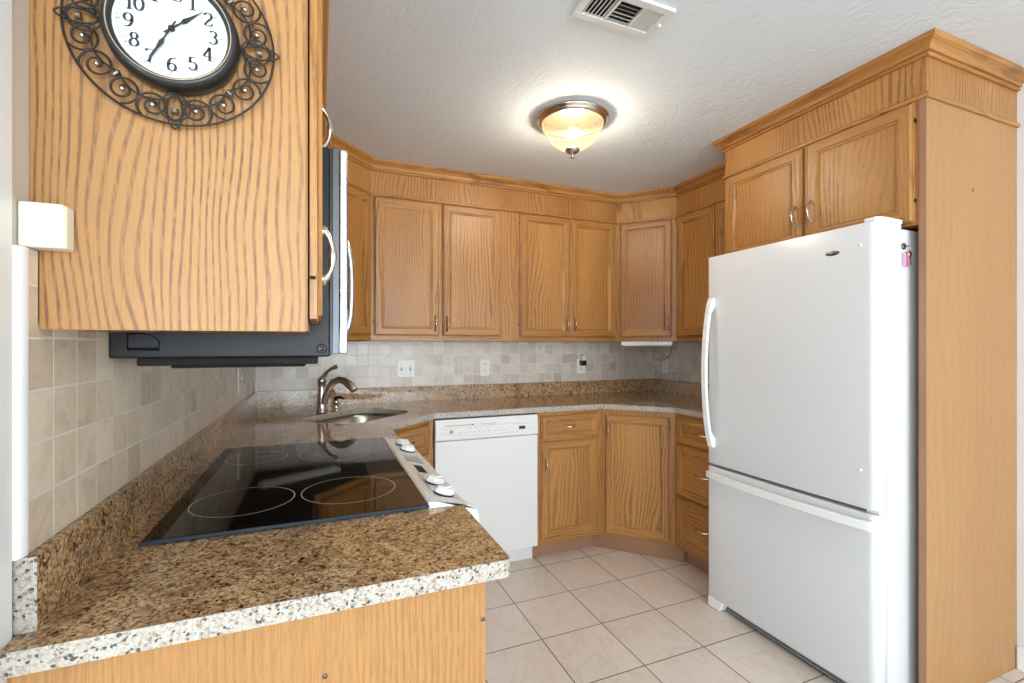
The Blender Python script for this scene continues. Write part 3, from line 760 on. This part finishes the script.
cquad('display', 0.622, 0.648, -1.775, -1.690, 'black')
cquad('touch_pad', 0.612, 0.660, -1.665, -1.560, 'white_trim', h=0.0012)
cquad('touch_pad', 0.612, 0.620, -1.960, -1.800, 'white_trim', h=0.0010)
MB().box(0.641, 0.668, RY0 + 0.012, RY1 - 0.012, 0.27, 0.84).build('oven_door', 'white', t, bevel=0.006)
MB().tube([(0.668, RY0 + 0.06, 0.79), (0.70, RY0 + 0.07, 0.79), (0.70, RY1 - 0.07, 0.79), (0.668, RY1 - 0.06, 0.79)], 0.011, 10).build('door_handle', 'white', t)
MB().box(0.641, 0.666, RY0 + 0.012, RY1 - 0.012, 0.10, 0.262).build('drawer', 'white', t, bevel=0.006)

# ------------------------------------------------------------------ microwave
t = thing('microwave', 'stainless and black over-the-range microwave hung on the left wall', 'microwave', (0.2, -1.7, 1.255))
mc = MB(); mc.extrude([(0.0105, MW0, 1.2555), (0.378, MW0, 1.2555), (0.378, MW0, 1.690), (0.0105, MW0, 1.690)], (0, MW1 - MW0, 0))
mc.build('case', 'black_case', t, bevel=0.003)
un = MB(); un.prism([(0.045, MW0 + 0.02), (0.355, MW0 + 0.02), (0.355, MW1 - 0.02), (0.045, MW1 - 0.02)], 1.240, 1.2553)
un.box(0.09, 0.33, MW0 + 0.05, MW0 + 0.33, 1.234, 1.240); un.box(0.09, 0.33, MW1 - 0.33, MW1 - 0.05, 1.234, 1.240)
un.build('underside', 'dark', t, bevel=0.004)
MB().tube([(0.038, MW0 - 0.001, 1.272), (0.038, MW0 - 0.001, 1.300), (0.064, MW0 - 0.001, 1.300), (0.085, MW0 - 0.001, 1.285), (0.085, MW0 - 0.001, 1.272)], 0.0028, 8, closed=True).build('embossed_bracket', 'black', t)
MB().lathe([(0.010, 0), (0.010, 0.002), (0.007, 0.004), (0.005, 0.002), (0.0001, 0.002)], (0.362, MW0, 1.272), (0, -1, 0), 18).build('screw', 'black', t)
MB().box(0.3785, 0.382, MW0 + 0.002, MW1 - 0.002, 1.258, 1.688).build('gasket', 'black', t)
MB().box(0.3825, 0.3960, MW0 + 0.0005, MW1 - 0.0005, 1.262, 1.690).build('door_frame', 'grey_case', t, bevel=0.001)
MB().box(0.3963, 0.412, MW0 + 0.0005, MW1 - 0.0005, 1.262, 1.690).build('door', 'steel', t, bevel=0.003)
MB().box(0.4125, 0.415, MW0 + 0.04, MW1 - 0.20, 1.31, 1.64).build('door_window', 'glass_black', t)
hp = []
for i in range(13):
    u_ = -1 + i / 6; hp.append((0.418 + 0.040 * (1 - u_ ** 4 * 0.9 - 0.1 * u_ * u_), MW1 - 0.13, 1.475 + u_ * 0.19))
MB().tube(hp, 0.010, 10).build('handle', 'steel', t)

# ------------------------------------------------------------------ dishwasher
t = thing('dishwasher', 'white built-in dishwasher under the counter on the back wall', 'dishwasher', (1.24, -0.3, 0))
D0, D1 = 0.934, 1.542
MB().box(D0 + 0.003, D1 - 0.003, -0.600, -0.04, 0.10, 0.872).build('tub', 'white', t)
MB().box(D0, D1, -0.640, -0.601, 0.104, 0.758).build('door', 'white', t, bevel=0.003)
pn = MB(); pn.extrude([(D0, -0.601, 0.7605), (D0, -0.640, 0.7605), (D0, -0.645, 0.768), (D0, -0.645, 0.845), (D0, -0.636, 0.8755), (D0, -0.601, 0.8755)], (D1 - D0, 0, 0))
cpn = pn.build('control_panel', 'white', t, bevel=0.002)
MB().box(0.988, 1.149, -0.6460, -0.6435, 0.8405, 0.8445).build('vent_slot', 'grey_print', cpn)
MB().box(1.135, 1.149, -0.6464, -0.6436, 0.8400, 0.8450).build('latch', 'black', cpn)
MB().box(1.180, 1.285, -0.6460, -0.6435, 0.8420, 0.8448).build('vent_slot', 'grey_print', cpn)
MB().box(1.180, 1.275, -0.6460, -0.6435, 0.8345, 0.8358).build('vent_slot', 'grey_print', cpn)
MB().box(1.421, 1.460, -0.6462, -0.6435, 0.799, 0.8165).build('display', 'black', cpn)
lg = MB().lathe([(0.0105, 0), (0.0105, 0.0012), (0.0085, 0.0016), (0.0080, 0.0010), (0.0001, 0.0010)], (1.021, -0.645, 0.809), (0, -1, 0), 20)
lg.build('round_badge', 'grey_print', cpn)
mk = MB()
for i in range(5): mk.box(1.110 + i * 0.020, 1.119 + i * 0.020, -0.6455, -0.645, 0.823, 0.8255)
for i in range(6): mk.box(1.070 + i * 0.027, 1.077 + i * 0.027, -0.6455, -0.645, 0.800, 0.804)
for x in (1.235, 1.27, 1.298, 1.32): mk.box(x, x + 0.013, -0.6455, -0.645, 0.800, 0.803)
for x in (1.16, 1.225, 1.30): mk.box(x, x + 0.018, -0.6455, -0.645, 0.8145, 0.8158)
mk.build('button_print', 'grey_print', cpn)
ov = []
for i in range(25):
    u_ = i / 24; ov.append((0.968 + u_ * 0.540, -0.6450, 0.801 + (-0.020 * math.sin(PI * u_)) + 0.008 * u_ * 0))
MB().tube(ov, 0.0006, 5).build('contour_line', 'grey_print', cpn)
MB().tube([(x, y, 0.826 + 0.010 * math.sin(PI * i / 24)) for i, (x, y, z) in enumerate(ov)], 0.0006, 5).build('contour_line', 'grey_print', cpn)
MB().box(D0 + 0.002, D1 + 0.002, -0.560, -0.545, 0.001, 0.103).build('kick_plate', 'white', t)

# ------------------------------------------------------------------ refrigerator
t = thing('refrigerator', 'white bottom-freezer refrigerator standing in the oak surround at right', 'refrigerator', (2.5, -1.73, 0))
RX, Ra, Rb = 2.130, -2.112, -1.352
MB().box(2.194, 2.86, Ra + 0.002, Rb - 0.002, 0.045, 1.694).build('body', 'fridge', t, bevel=0.004)
def fdoor(name, z0, z1):
    r = 0.030
    poly = [(2.188, Rb), (RX + 0.012, Rb)] + arc((RX + 0.012, Rb - 0.012), 0.012, PI / 2, PI, 4)
    n = 10
    for i in range(1, n): y = Rb - 0.012 + (Ra + r - Rb + 0.012) * i / n; poly.append((RX - 0.004 * math.sin(PI * i / n), y))
    poly += arc((RX + r, Ra + r), r, PI, 3 * PI / 2, 8) + [(2.188, Ra)]
    m = MB().prism(poly, z0, z1)
    for i in range(len(m.sm)): m.sm[i] = len(m.f[i]) == 4
    return m.build(name, 'fridge', t, bevel=0.003)
ud = fdoor('refrigerator_door', 0.704, 1.711)
ld = fdoor('freezer_door', 0.055, 0.690)
MB().box(2.1885, 2.1935, Ra + 0.008, Rb - 0.008, 0.06, 1.70).build('door_gasket', 'grey_print', t)
# bowed vertical handle
def bar(pts, hw, ht, name, parent, sidev):
    """swept rectangular bar: pts list of (x, along) ; sidev tells plane"""
    m = MB(); vs = []
    for p, x_in, x_out in pts:
        for s_ in (-1, 1):
            for x in (x_in, x_out):
                vs.append((x, p[1] + s_ * hw, p[2]) if sidev == 'z' else (x, p[1], p[2] + s_ * hw))
    n = len(pts)
    for i in range(n - 1):
        a = i * 4; b = a + 4
        for q in ((0, 1), (1, 3), (3, 2), (2, 0)): m.add([], [])
    fs = []
    for i in range(n - 1):
        a = i * 4; b = a + 4
        fs += [(a, a + 1, b + 1, b), (a + 1, a + 3, b + 3, b + 1), (a + 3, a + 2, b + 2, b + 3), (a + 2, a, b, b + 2)]
    fs += [(0, 2, 3, 1), (4 * n - 4, 4 * n - 3, 4 * n - 1, 4 * n - 2)]
    m.add(vs, fs); return m.build(name, 'white_trim', parent, bevel=0.004, seg=3)
pts = []
for i in range(19):
    u_ = -1 + i / 9; z = 1.148 + u_ * 0.362
    xo = RX - 0.020 - 0.044 * (1 - u_ * u_) ** 0.8
    xi = RX + 0.002 if abs(u_) > 0.80 else xo + 0.016
    pts.append(((0, -1.388, z), xi, xo))
bar(pts, 0.015, 0, 'handle', ud, 'z')
pts = []
for i in range(19):
    u_ = -1 + i / 9; y = -1.738 + u_ * 0.368
    xo = RX - 0.030 - 0.024 * (1 - u_ * u_) ** 0.8
    xi = RX + 0.002 if abs(u_) > 0.90 else xo + 0.016
    pts.append(((0, y, 0.655), xi, xo))
bar(pts, 0.016, 0, 'handle', ld, 'y')
hc = MB(); hc.prism([(2.112 + 0.03, Ra + 0.012), (2.112 + 0.03, Ra + 0.05), (2.283, Ra + 0.08), (2.283, Ra + 0.004), (2.19, Ra - 0.001), (2.16, Ra + 0.003)], 1.7115, 1.728)
hc.box(2.20, 2.280, Ra + 0.006, Ra + 0.075, 1.694, 1.7115)
hc.build('hinge_cover', 'white_trim', t, bevel=0.004)
MB().box(2.150, 2.190, Ra + 0.004, Ra + 0.045, 0.691, 0.7035).build('hinge', 'white_plastic', t)
em = MB(); em.lathe([(0.0001, 0.004), (0.6, 0.0035), (1.0, 0.001), (1.02, 0)], (0, 0, 0), (0, 0, 1), 26)
em.v = [V(RX - 0.002 - v.z, -1.962 + v.y * 0.026, 1.622 + v.x * 0.0085) for v in em.v]
em.build('badge', 'screw', ud)
for z in (0.838, 1.635):
    MB().lathe([(0.006, 0), (0.005, 0.003), (0.0001, 0.004)], (RX - 0.0005, -2.058, z), (-1, 0, 0), 12).build('door_plug', 'white_plastic', ud)
gr = MB(); gr.box(2.165, 2.19, Ra + 0.02, Rb - 0.05, 0.012, 0.052)
for i in range(3): gr.box(2.160, 2.1655, Ra + 0.02, Rb - 0.09, 0.016 + i * 0.012, 0.021 + i * 0.012, 1)
gr.build('base_grille', ['dark', 'grey_print'], t)
ft = MB(); ft.extrude([(2.125, Rb - 0.004, 0.004), (2.125, Rb - 0.004, 0.053), (2.125, Rb - 0.100, 0.053), (2.125, Rb - 0.075, 0.004)], (0.06, 0, 0))
ft.build('foot_cover', 'white_trim', t, bevel=0.006)
for y in (Ra + 0.06, Rb - 0.06):
    for x in (2.26, 2.78): MB().lathe([(0.02, 0.0), (0.02, 0.01), (0.012, 0.012), (0.012, 0.045)], (x, y, 0.001), (0, 0, 1), 14).build('leg', 'black', t)
lk = MB().lathe([(0.0115, 0), (0.0115, 0.004), (0.009, 0.006), (0.0001, 0.006)], (2.280, Ra + 0.002, 1.632), (0, -1, 0), 20)
lk.build('lock', 'screw', t)
k = thing('key_ring', 'small brass keys and pink fobs hanging from the refrigerator side lock', 'keys', (2.29, Ra - 0.01, 1.57))
yk = Ra - 0.009
def ringp(c, r, n=18): return [(c[0] + r * math.cos(2 * PI * i / n), yk, c[1] + r * math.sin(2 * PI * i / n)) for i in range(n)]
MB().tube(ringp((2.296, 1.624), 0.010), 0.0009, 6, closed=True).build('ring', 'steel', k)
ky = MB(); ky.tube([(2.284, yk, 1.632), (2.292, yk, 1.630)], 0.002, 6)
ky.lathe([(0.0001, -0.001), (0.010, -0.001), (0.010, 0.001), (0.0001, 0.001)], (2.300, yk, 1.604), (0, 1, 0), 14)
ky.extrude([(2.297, yk, 1.597), (2.303, yk, 1.598), (2.312, yk, 1.566), (2.306, yk, 1.564)], (0, 0.002, 0))
ky.build('key', 'brass', k)
MB().extrude([(2.271, yk, 1.605), (2.277, yk, 1.607), (2.278, yk, 1.560), (2.275, yk, 1.556), (2.270, yk, 1.560)], (0, 0.003, 0)).build('fob', 'lilac', k)
MB().extrude([(2.283, yk, 1.607), (2.289, yk, 1.607), (2.290, yk, 1.559), (2.284, yk, 1.559)], (0, 0.003, 0)).build('fob', 'pink', k)
MB().tube([(2.296, yk, 1.614), (2.286, yk + 0.001, 1.607), (2.275, yk + 0.001, 1.606)], 0.0008, 5).build('chain', 'steel', k)

# ------------------------------------------------------------------ wall clock
CX, CZ = 0.1645, 1.7255
t = thing('wall_clock', 'round clock with black bezel and wrought iron scroll surround on the oak side panel', 'clock', (CX, NB, CZ - 0.134))
def cp3(x, z, y=0.0): return V(CX + x, NB - 0.010 - y, CZ + z)
def pol(r, a): return (r * math.sin(a), r * math.cos(a))    # a clockwise from twelve
sc_ = MB()
sc_.tube([cp3(*pol(0.1275, 2 * PI * i / 96)) for i in range(96)], 0.0017, 6, closed=True)
def spiral(ang, sgn, r0=0.0185, rc=0.1080):
    cx_, cz_ = pol(rc, ang); pts = []
    st = ang + sgn * 0.5
    for i in range(34):
        u_ = i / 33; r = r0 * (1 - u_) ** 0.85 + 0.0018
        a = st + sgn * u_ * 2 * PI * 1.75
        pts.append(cp3(cx_ + r * math.sin(a), cz_ + r * math.cos(a), 0.001))
    return pts, (cx_, cz_)
beads = []; clamps = []
for q in range(4):
    q0 = q * PI / 2
    for off, sg in ((0.245, 1), (0.60, -1), (0.97, 1), (1.325, -1)):
        pts, cc = spiral(q0 + off, sg)
        sc_.tube(pts, 0.0017, 6)
        beads.append(MB().ball(cp3(cc[0], cc[1], 0.002), 0.0034, 0, 10))
    # arch joining neighbouring scrolls to the bezel
    ar = []
    for i in range(17):
        u_ = i / 16; a = q0 + 0.10 + u_ * (PI / 2 - 0.20); r = 0.092 + 0.010 * abs(math.sin(u_ * PI * 2)) ** 0.8
        ar.append(cp3(*pol(r, a), 0.0))
    sc_.tube(ar, 0.0014, 6)
    clamps.append(MB().tube([cp3(*pol(0.094, q0 + PI / 4)), cp3(*pol(0.101, q0 + PI / 4))], 0.0036, 8))
    # pointed loops of the cardinal ornament
    for wd, lo, hi in ((0.0095, 0.085, 0.135), (0.019, 0.083, 0.124), (0.0125, 0.088, 0.122)):
        lp = []
        for i in range(28):
            u_ = i / 28 * 2 * PI; rr = (lo + hi) / 2 + (hi - lo) / 2 * math.cos(u_); ww = wd * math.sin(u_) * (abs(math.sin(u_)) ** 0.35)
            x_, z_ = pol(rr, q0); lp.append(cp3(x_ + ww * math.cos(q0), z_ - ww * math.sin(q0), 0.0015))
        sc_.tube(lp, 0.0013, 6, closed=True)
    clamps.append(MB().tube([cp3(*pol(0.106, q0), 0.001), cp3(*pol(0.112, q0), 0.001)], 0.0052, 8))
sc_.build('scrollwork', 'iron', t); 
for q in beads: q.build('scroll_bead', 'nickel', t)
for q in clamps: q.build('clamp', 'screw', t)
MB().lathe([(0.0001, 0.001), (0.081, 0.001), (0.083, 0.010), (0.082, 0.024), (0.079, 0.031), (0.074, 0.033), (0.070, 0.030), (0.068, 0.026)], (CX, NB, CZ), (0, -1, 0), 64).build('bezel', 'bezel', t)
MB().tube([V(CX + 0.0735 * math.cos(2 * PI * i / 64), NB - 0.0335, CZ + 0.0735 * math.sin(2 * PI * i / 64)) for i in range(64)], 0.0008, 5, closed=True).build('gold_line', 'gold_line', t)
MB().lathe([(0.0001, 0.0262), (0.069, 0.0262), (0.069, 0.022), (0.0001, 0.022)], (CX, NB, CZ), (0, -1, 0), 48, smooth=False).build('dial', 'dial', t)
YD = 0.0268
def dpt(x, z, h=0.0): return V(CX + x, NB - YD - h, CZ + z)
# minute track
tr = MB()
for r in (0.0585, 0.0625):
    n = 72; vs = []
    for i in range(n):
        a = 2 * PI * i / n; vs += [dpt(r * math.sin(a), r * math.cos(a)), dpt((r + 0.0005) * math.sin(a), (r + 0.0005) * math.cos(a))]
    tr.add(vs, [(2 * i, 2 * i + 1, (2 * i + 3) % (2 * n), (2 * i + 2) % (2 * n)) for i in range(n)])
for i in range(60):
    a = 2 * PI * i / 60; w_ = 0.0009 if i % 5 == 0 else 0.0004
    p0, p1 = pol(0.0585, a), pol(0.0628, a); tx, tz = math.cos(a) * w_, -math.sin(a) * w_
    tr.add([dpt(p0[0] - tx, p0[1] - tz), dpt(p0[0] + tx, p0[1] + tz), dpt(p1[0] + tx, p1[1] + tz), dpt(p1[0] - tx, p1[1] - tz)], [(0, 1, 2, 3)])
tr.build('minute_track', 'minute_ink', t, recalc=False)
# numerals drawn with thick verticals and thin horizontals
def arcp(cx, cy, rx, ry, a0, a1, n=12): return [(cx + rx * math.cos(math.radians(a0 + (a1 - a0) * i / n)), cy + ry * math.sin(math.radians(a0 + (a1 - a0) * i / n))) for i in range(n + 1)]
G = {
 '0': [arcp(0.3, 0.5, 0.26, 0.47, 0, 360, 24)],
 '1': [[(0.3, 0.0), (0.3, 1.0)], [(0.1, 0.0), (0.5, 0.0)], [(0.3, 0.98), (0.10, 0.82)]],
 '2': [arcp(0.30, 0.72, 0.23, 0.26, 165, -35, 12) + [(0.30, 0.36), (0.08, 0.04)], [(0.07, 0.03), (0.56, 0.03), (0.58, 0.2)]],
 '3': [arcp(0.28, 0.76, 0.22, 0.22, 150, -90, 12), arcp(0.28, 0.28, 0.26, 0.27, 90, -150, 14)],
 '4': [[(0.42, 0.0), (0.42, 1.0)], [(0.42, 1.0), (0.02, 0.30)], [(0.02, 0.28), (0.60, 0.28)], [(0.28, 0.0), (0.56, 0.0)]],
 '5': [[(0.12, 0.97), (0.50, 0.97)], [(0.13, 0.97), (0.11, 0.55)], arcp(0.28, 0.32, 0.26, 0.30, 130, -150, 16)],
 '6': [arcp(0.30, 0.30, 0.24, 0.28, 0, 360, 20), arcp(0.42, 0.42, 0.36, 0.56, 180, 70, 12)],
 '7': [[(0.06, 0.96), (0.56, 0.96)], [(0.56, 0.95), (0.30, 0.45), (0.24, 0.0)], [(0.06, 0.96), (0.06, 0.80)]],
 '8': [arcp(0.30, 0.76, 0.19, 0.22, 0, 360, 18), arcp(0.30, 0.27, 0.24, 0.27, 0, 360, 20)],
 '9': [arcp(0.30, 0.70, 0.24, 0.28, 0, 360, 20), arcp(0.18, 0.58, 0.36, 0.56, 0, -110, 12)],
}
def numeral(txt, cx, cz, h):
    m = MB(); tw = 0.60 * h * len(txt) * 0.95
    for ci, ch in enumerate(txt):
        ox = cx - tw / 2 + ci * 0.57 * h; oz = cz - h / 2
        for st in G[ch]:
            P = [(ox + x * h, oz + z * h) for x, z in st]; L_, R_ = [], []
            for i, p in enumerate(P):
                a = P[max(i - 1, 0)]; b = P[min(i + 1, len(P) - 1)]
                if st[0] == st[-1] and len(st) > 10 or (abs(st[0][0] - st[-1][0]) < 1e-6 and abs(st[0][1] - st[-1][1]) < 1e-6):
                    if i == 0: a = P[-2]
                    if i == len(P) - 1: b = P[1]
                dx, dz = b[0] - a[0], b[1] - a[1]; l = math.hypot(dx, dz) or 1
                wd = h * (0.028 + 0.062 * abs(dz / l) ** 1.5)
                L_.append((p[0] - dz / l * wd, p[1] + dx / l * wd)); R_.append((p[0] + dz / l * wd, p[1] - dx / l * wd))
            n = len(P)
            m.add([dpt(*q, 0.0003) for q in L_] + [dpt(*q, 0.0003) for q in R_], [(i, i + 1, n + i + 1, n + i) for i in range(n - 1)])
    return m
for i in range(1, 13):
    a = i * PI / 6; x_, z_ = pol(0.0500, a)
    numeral(str(i), x_, z_, 0.0190).build('numeral', 'ink', t, recalc=False)
def hand(name, ang, ln, wmax, h):
    m = MB(); d = V(math.sin(ang), math.cos(ang)); p = V(math.cos(ang), -math.sin(ang))
    prof_ = [(-0.012, 0.001), (0.0, 0.0012), (ln * 0.30, 0.0010), (ln * 0.42, wmax), (ln * 0.60, wmax * 0.55), (ln * 0.85, 0.0007), (ln, 0.0003)]
    left = [(d * a + p * b) for a, b in prof_]; right = [(d * a - p * b) for a, b in reversed(prof_)]
    m.extrude([dpt(q.x, q.y, h) for q in left + right], (0, -0.0006, 0)); m.build(name, 'bezel', t)
hand('minute_hand', math.radians(207), 0.060, 0.0030, 0.003)
hand('hour_hand', math.radians(49), 0.050, 0.0034, 0.0015)
MB().lathe([(0.0001, 0.006), (0.003, 0.005), (0.0042, 0.001), (0.0042, 0)], (CX, NB - YD, CZ), (0, -1, 0), 16).build('hub', 'bezel', t)

# beige sensor box at the wall corner
t = thing('sensor_box', 'small almond plastic box on the wall corner left of the oak panel', 'sensor box', (0.035, -2.33, 1.408))
MB().prism([(0.0005, -2.329), (0.045, -2.329), (0.048, -2.322), (0.048, NB - 0.0005), (0.0005, NB - 0.0005)], 1.4055, 1.464).build('housing', 'almond', t, bevel=0.003)
MB().box(0.022, 0.030, -2.318, -2.312, 1.4643, 1.466).build('button', 'dark', t)

# ------------------------------------------------------------------ plates, plugs, lights, vent
def plate(o, u, n, w0, w1, z0, z1, kind, name, label, cat, count=1):
    pc = V(o[0] + u[0] * (w0 + w1) / 2, o[1] + u[1] * (w0 + w1) / 2, z0)
    t = thing(name, label, cat, pc)
    MB().obox(o, u, n, w0, w1, 0.0004, 0.006, z0, z1).build('plate', 'white_plastic', t, bevel=0.0025)
    zc = (z0 + z1) / 2
    for i in range(count):
        wc = w0 + (w1 - w0) * (i + 0.5) / count
        if kind == 'switch':
            MB().obox(o, u, n, wc - 0.006, wc + 0.006, 0.006, 0.0075, zc - 0.013, zc + 0.013).build('switch_slot', 'grey_print', t)
            MB().obox(o, u, n, wc - 0.004, wc + 0.004, 0.0075, 0.017, zc + 0.001, zc + 0.010).build('toggle', 'white_plastic', t, bevel=0.0015)
            for dz in (-0.030, 0.030): MB().obox(o, u, n, wc - 0.0025, wc + 0.0025, 0.006, 0.007, zc + dz - 0.0025, zc + dz + 0.0025).build('screw', 'grey_print', t)
        else:
            for dz in (-0.021, 0.021):
                s_ = MB().obox(o, u, n, wc - 0.015, wc + 0.015, 0.006, 0.0085, zc + dz - 0.014, zc + dz + 0.014).build('socket', 'white_plastic', t, bevel=0.002)
                h_ = MB()
                for dx in (-0.006, 0.006): h_.obox(o, u, n, wc + dx - 0.0015, wc + dx + 0.0015, 0.0086, 0.0092, zc + dz - 0.003, zc + dz + 0.007)
                h_.build('slots', 'dark', s_)
    return t
Y0 = -0.0105
plate((0, Y0), (1, 0), (0, -1), 0.826, 0.942, 1.070, 1.186, 'switch', 'light_switch', 'white double toggle switch plate on the back wall right of the faucet', 'light switch', 2)
plate((0, Y0), (1, 0), (0, -1), 1.396, 1.466, 1.068, 1.182, 'outlet', 'power_outlet', 'white empty wall outlet above the dishwasher on the back wall', 'outlet')
plate((0, Y0), (1, 0), (0, -1), 2.172, 2.243, 1.066, 1.178, 'outlet', 'power_outlet', 'white back wall outlet with a dark plug-in device in it', 'outlet')
plate((XR - 0.0105, 0), (0, -1), (-1, 0), 0.105, 0.178, 1.062, 1.176, 'outlet', 'power_outlet', 'white outlet on the right wall near the corner, beneath the loose cord', 'outlet')
plate((0.0105, 0), (0, 1), (1, 0), -0.660, -0.588, 1.055, 1.184, 'switch', 'light_switch', 'white single switch plate on the left tiled wall near the corner', 'light switch')
t = thing('plug_in_device', 'small dark and white plug-in adapter in the back wall outlet', 'plug-in adapter', (2.208, -0.05, 1.13))
MB().box(2.190, 2.232, -0.058, -0.0202, 1.128, 1.166).build('base', 'black', t, bevel=0.003)
MB().box(2.194, 2.230, -0.054, -0.0202, 1.167, 1.200).build('cap', 'white_plastic', t, bevel=0.006)
MB().tube([(2.196, -0.04, 1.197), (2.194, -0.042, 1.208), (2.203, -0.042, 1.216), (2.212, -0.04, 1.207)], 0.0022, 6).build('loop', 'black', t)

ud_ = V(DR1[0] - DR0[0], DR1[1] - DR0[1], 0).normalized(); un_ = V(ud_.y, -ud_.x, 0)
t = thing('under_cabinet_light', 'slim white light bar under the right diagonal corner cabinet', 'light', (2.46, -0.45, 1.27))
MB().obox(DR0, ud_, un_, 0.030, 0.375, -0.075, -0.004, 1.283, ZB - 0.0005).build('housing', 'white_plastic', t, bevel=0.003)
MB().obox(DR0, ud_, un_, 0.040, 0.365, -0.068, -0.012, 1.276, 1.2828).build('diffuser', 'white_trim', t, bevel=0.003)
cd = MB(); cd.tube([(2.60, -0.52, 1.300), (2.70, -0.42, 1.290), (2.80, -0.33, 1.262), (2.855, -0.26, 1.215), (2.882, -0.18, 1.178), (2.893, -0.10, 1.160), (2.898, -0.06, 1.172), (2.900, -0.045, 1.166)], 0.0035, 8)
tag(cd.build('cord', 'nickel'), 'thin tan loose cord hanging below the right corner cabinet', 'cord')
cw = MB(); cw.tube([(2.78, -0.45, 1.303), (2.84, -0.50, 1.270), (2.88, -0.57, 1.250), (2.895, -0.66, 1.268), (2.895, -0.78, 1.290), (2.89, -0.92, 1.300)], 0.003, 8)
tag(cw.build('cord', 'white_plastic'), 'thin pale wire looping along the right wall under the cabinets', 'cord')

K = lambda pr: [(a * 1.16, b * 1.10) for a, b in pr]
LX, LY = 1.452, -1.205
def ceiling_fixture(LX, LY, lab, power):
    t = thing('ceiling_light', lab, 'ceiling light', (LX, LY, ZC))
    MB().lathe(K([(0.0001, -0.0005), (0.140, -0.0005), (0.146, -0.006), (0.146, -0.012), (0.138, -0.015), (0.137, -0.021), (0.131, -0.028), (0.124, -0.030), (0.120, -0.026)]), (LX, LY, ZC), (0, 0, 1), 56).build('rim', 'nickel', t)
    bp = [(0.120, -0.030), (0.1215, -0.040), (0.117, -0.047), (0.109, -0.052), (0.103, -0.062), (0.098, -0.078), (0.089, -0.094), (0.074, -0.110), (0.055, -0.123), (0.036, -0.131), (0.018, -0.134)]
    MB().lathe(K(bp), (LX, LY, ZC), (0, 0, 1), 56).build('glass_bowl', 'shade', t, recalc=False)
    MB().lathe(K([(0.0001, -0.127), (0.024, -0.129), (0.030, -0.134), (0.029, -0.140), (0.021, -0.148), (0.011, -0.153), (0.005, -0.156), (0.004, -0.164), (0.009, -0.166), (0.008, -0.170), (0.0001, -0.172)]), (LX, LY, ZC), (0, 0, 1), 28).build('finial', 'nickel', t)
    MB().ball((LX, LY - 0.005, ZC - 0.075), 0.028, 0, 16).build('bulb', 'bulb', t)
    pl = bpy.data.lights.new('ceiling_lamp', 'POINT'); pl.energy = power; pl.color = (1.0, 0.93, 0.86); pl.shadow_soft_size = 0.05
    po = bpy.data.objects.new('ceiling_lamp', pl); COL.objects.link(po); po.parent = t; po.location = (0.0, -0.005, -0.078)
ceiling_fixture(LX, LY, 'flush kitchen ceiling light with amber glass bowl and nickel rim', 29)
ceiling_fixture(0.9, -5.4, 'added amber bowl fill light behind the camera, unseen copy of the kitchen one', 90)  # unseen fixture, added to brighten the ceiling and near panel

t = thing('ceiling_vent', 'white rectangular air vent grille in the ceiling', 'vent', (1.25, -1.88, ZC))
vx0, vx1, vy0, vy1 = 1.100, 1.400, -1.952, -1.811
vf = MB(); z0, z1 = ZC - 0.012, ZC - 0.0005
m_ = 0.024; secs = [(vx0 + m_, vx0 + m_ + 0.082), (vx0 + m_ + 0.090, vx0 + m_ + 0.172), (vx0 + m_ + 0.180, vx1 - m_)]
vf.box(vx0, vx1, vy0, vy0 + m_, z0, z1); vf.box(vx0, vx1, vy1 - m_, vy1, z0, z1)
vf.box(vx0, secs[0][0], vy0 + m_, vy1 - m_, z0, z1); vf.box(secs[2][1], vx1, vy0 + m_, vy1 - m_, z0, z1)
vf.box(secs[0][1], secs[1][0], vy0 + m_, vy1 - m_, z0, z1); vf.box(secs[1][1], secs[2][0], vy0 + m_, vy1 - m_, z0, z1)
vf.build('frame', 'vent', t, bevel=0.001, seg=1)
MB().box(vx0 + 0.004, vx1 - 0.004, vy0 + 0.004, vy1 - 0.004, ZC - 0.0025, ZC - 0.001).build('duct', 'dark', t)
for si, (a, b) in enumerate(secs):
    ns = 6
    for i in range(ns):
        m = MB()
        if si == 1:
            y = vy0 + m_ + (vy1 - vy0 - 2 * m_) * (i + 0.5) / ns
            dy = 0.0075 if i < 3 else 0.004
            m.extrude([(a, y - dy, z0 + 0.001), (a, y - dy + 0.0015, z0 + 0.001), (a, y + dy * 0.2 + 0.0015, z1 - 0.003), (a, y + dy * 0.2, z1 - 0.003)], (b - a, 0, 0))
        else:
            x = a + (b - a) * (i + 0.5) / ns; s_ = 1 if si == 0 else -1
            m.extrude([(x - s_ * 0.005, vy0 + m_, z0 + 0.001), (x - s_ * 0.005 + 0.0015, vy0 + m_, z0 + 0.001), (x + s_ * 0.004 + 0.0015, vy0 + m_, z1 - 0.003), (x + s_ * 0.004, vy0 + m_, z1 - 0.003)], (0, vy1 - vy0 - 2 * m_, 0))
        m.build('slat', 'vent', t)
MB().box(vx1 - 0.016, vx1 - 0.008, -1.888, -1.872, z0 - 0.008, z0).build('damper_lever', 'vent', t)
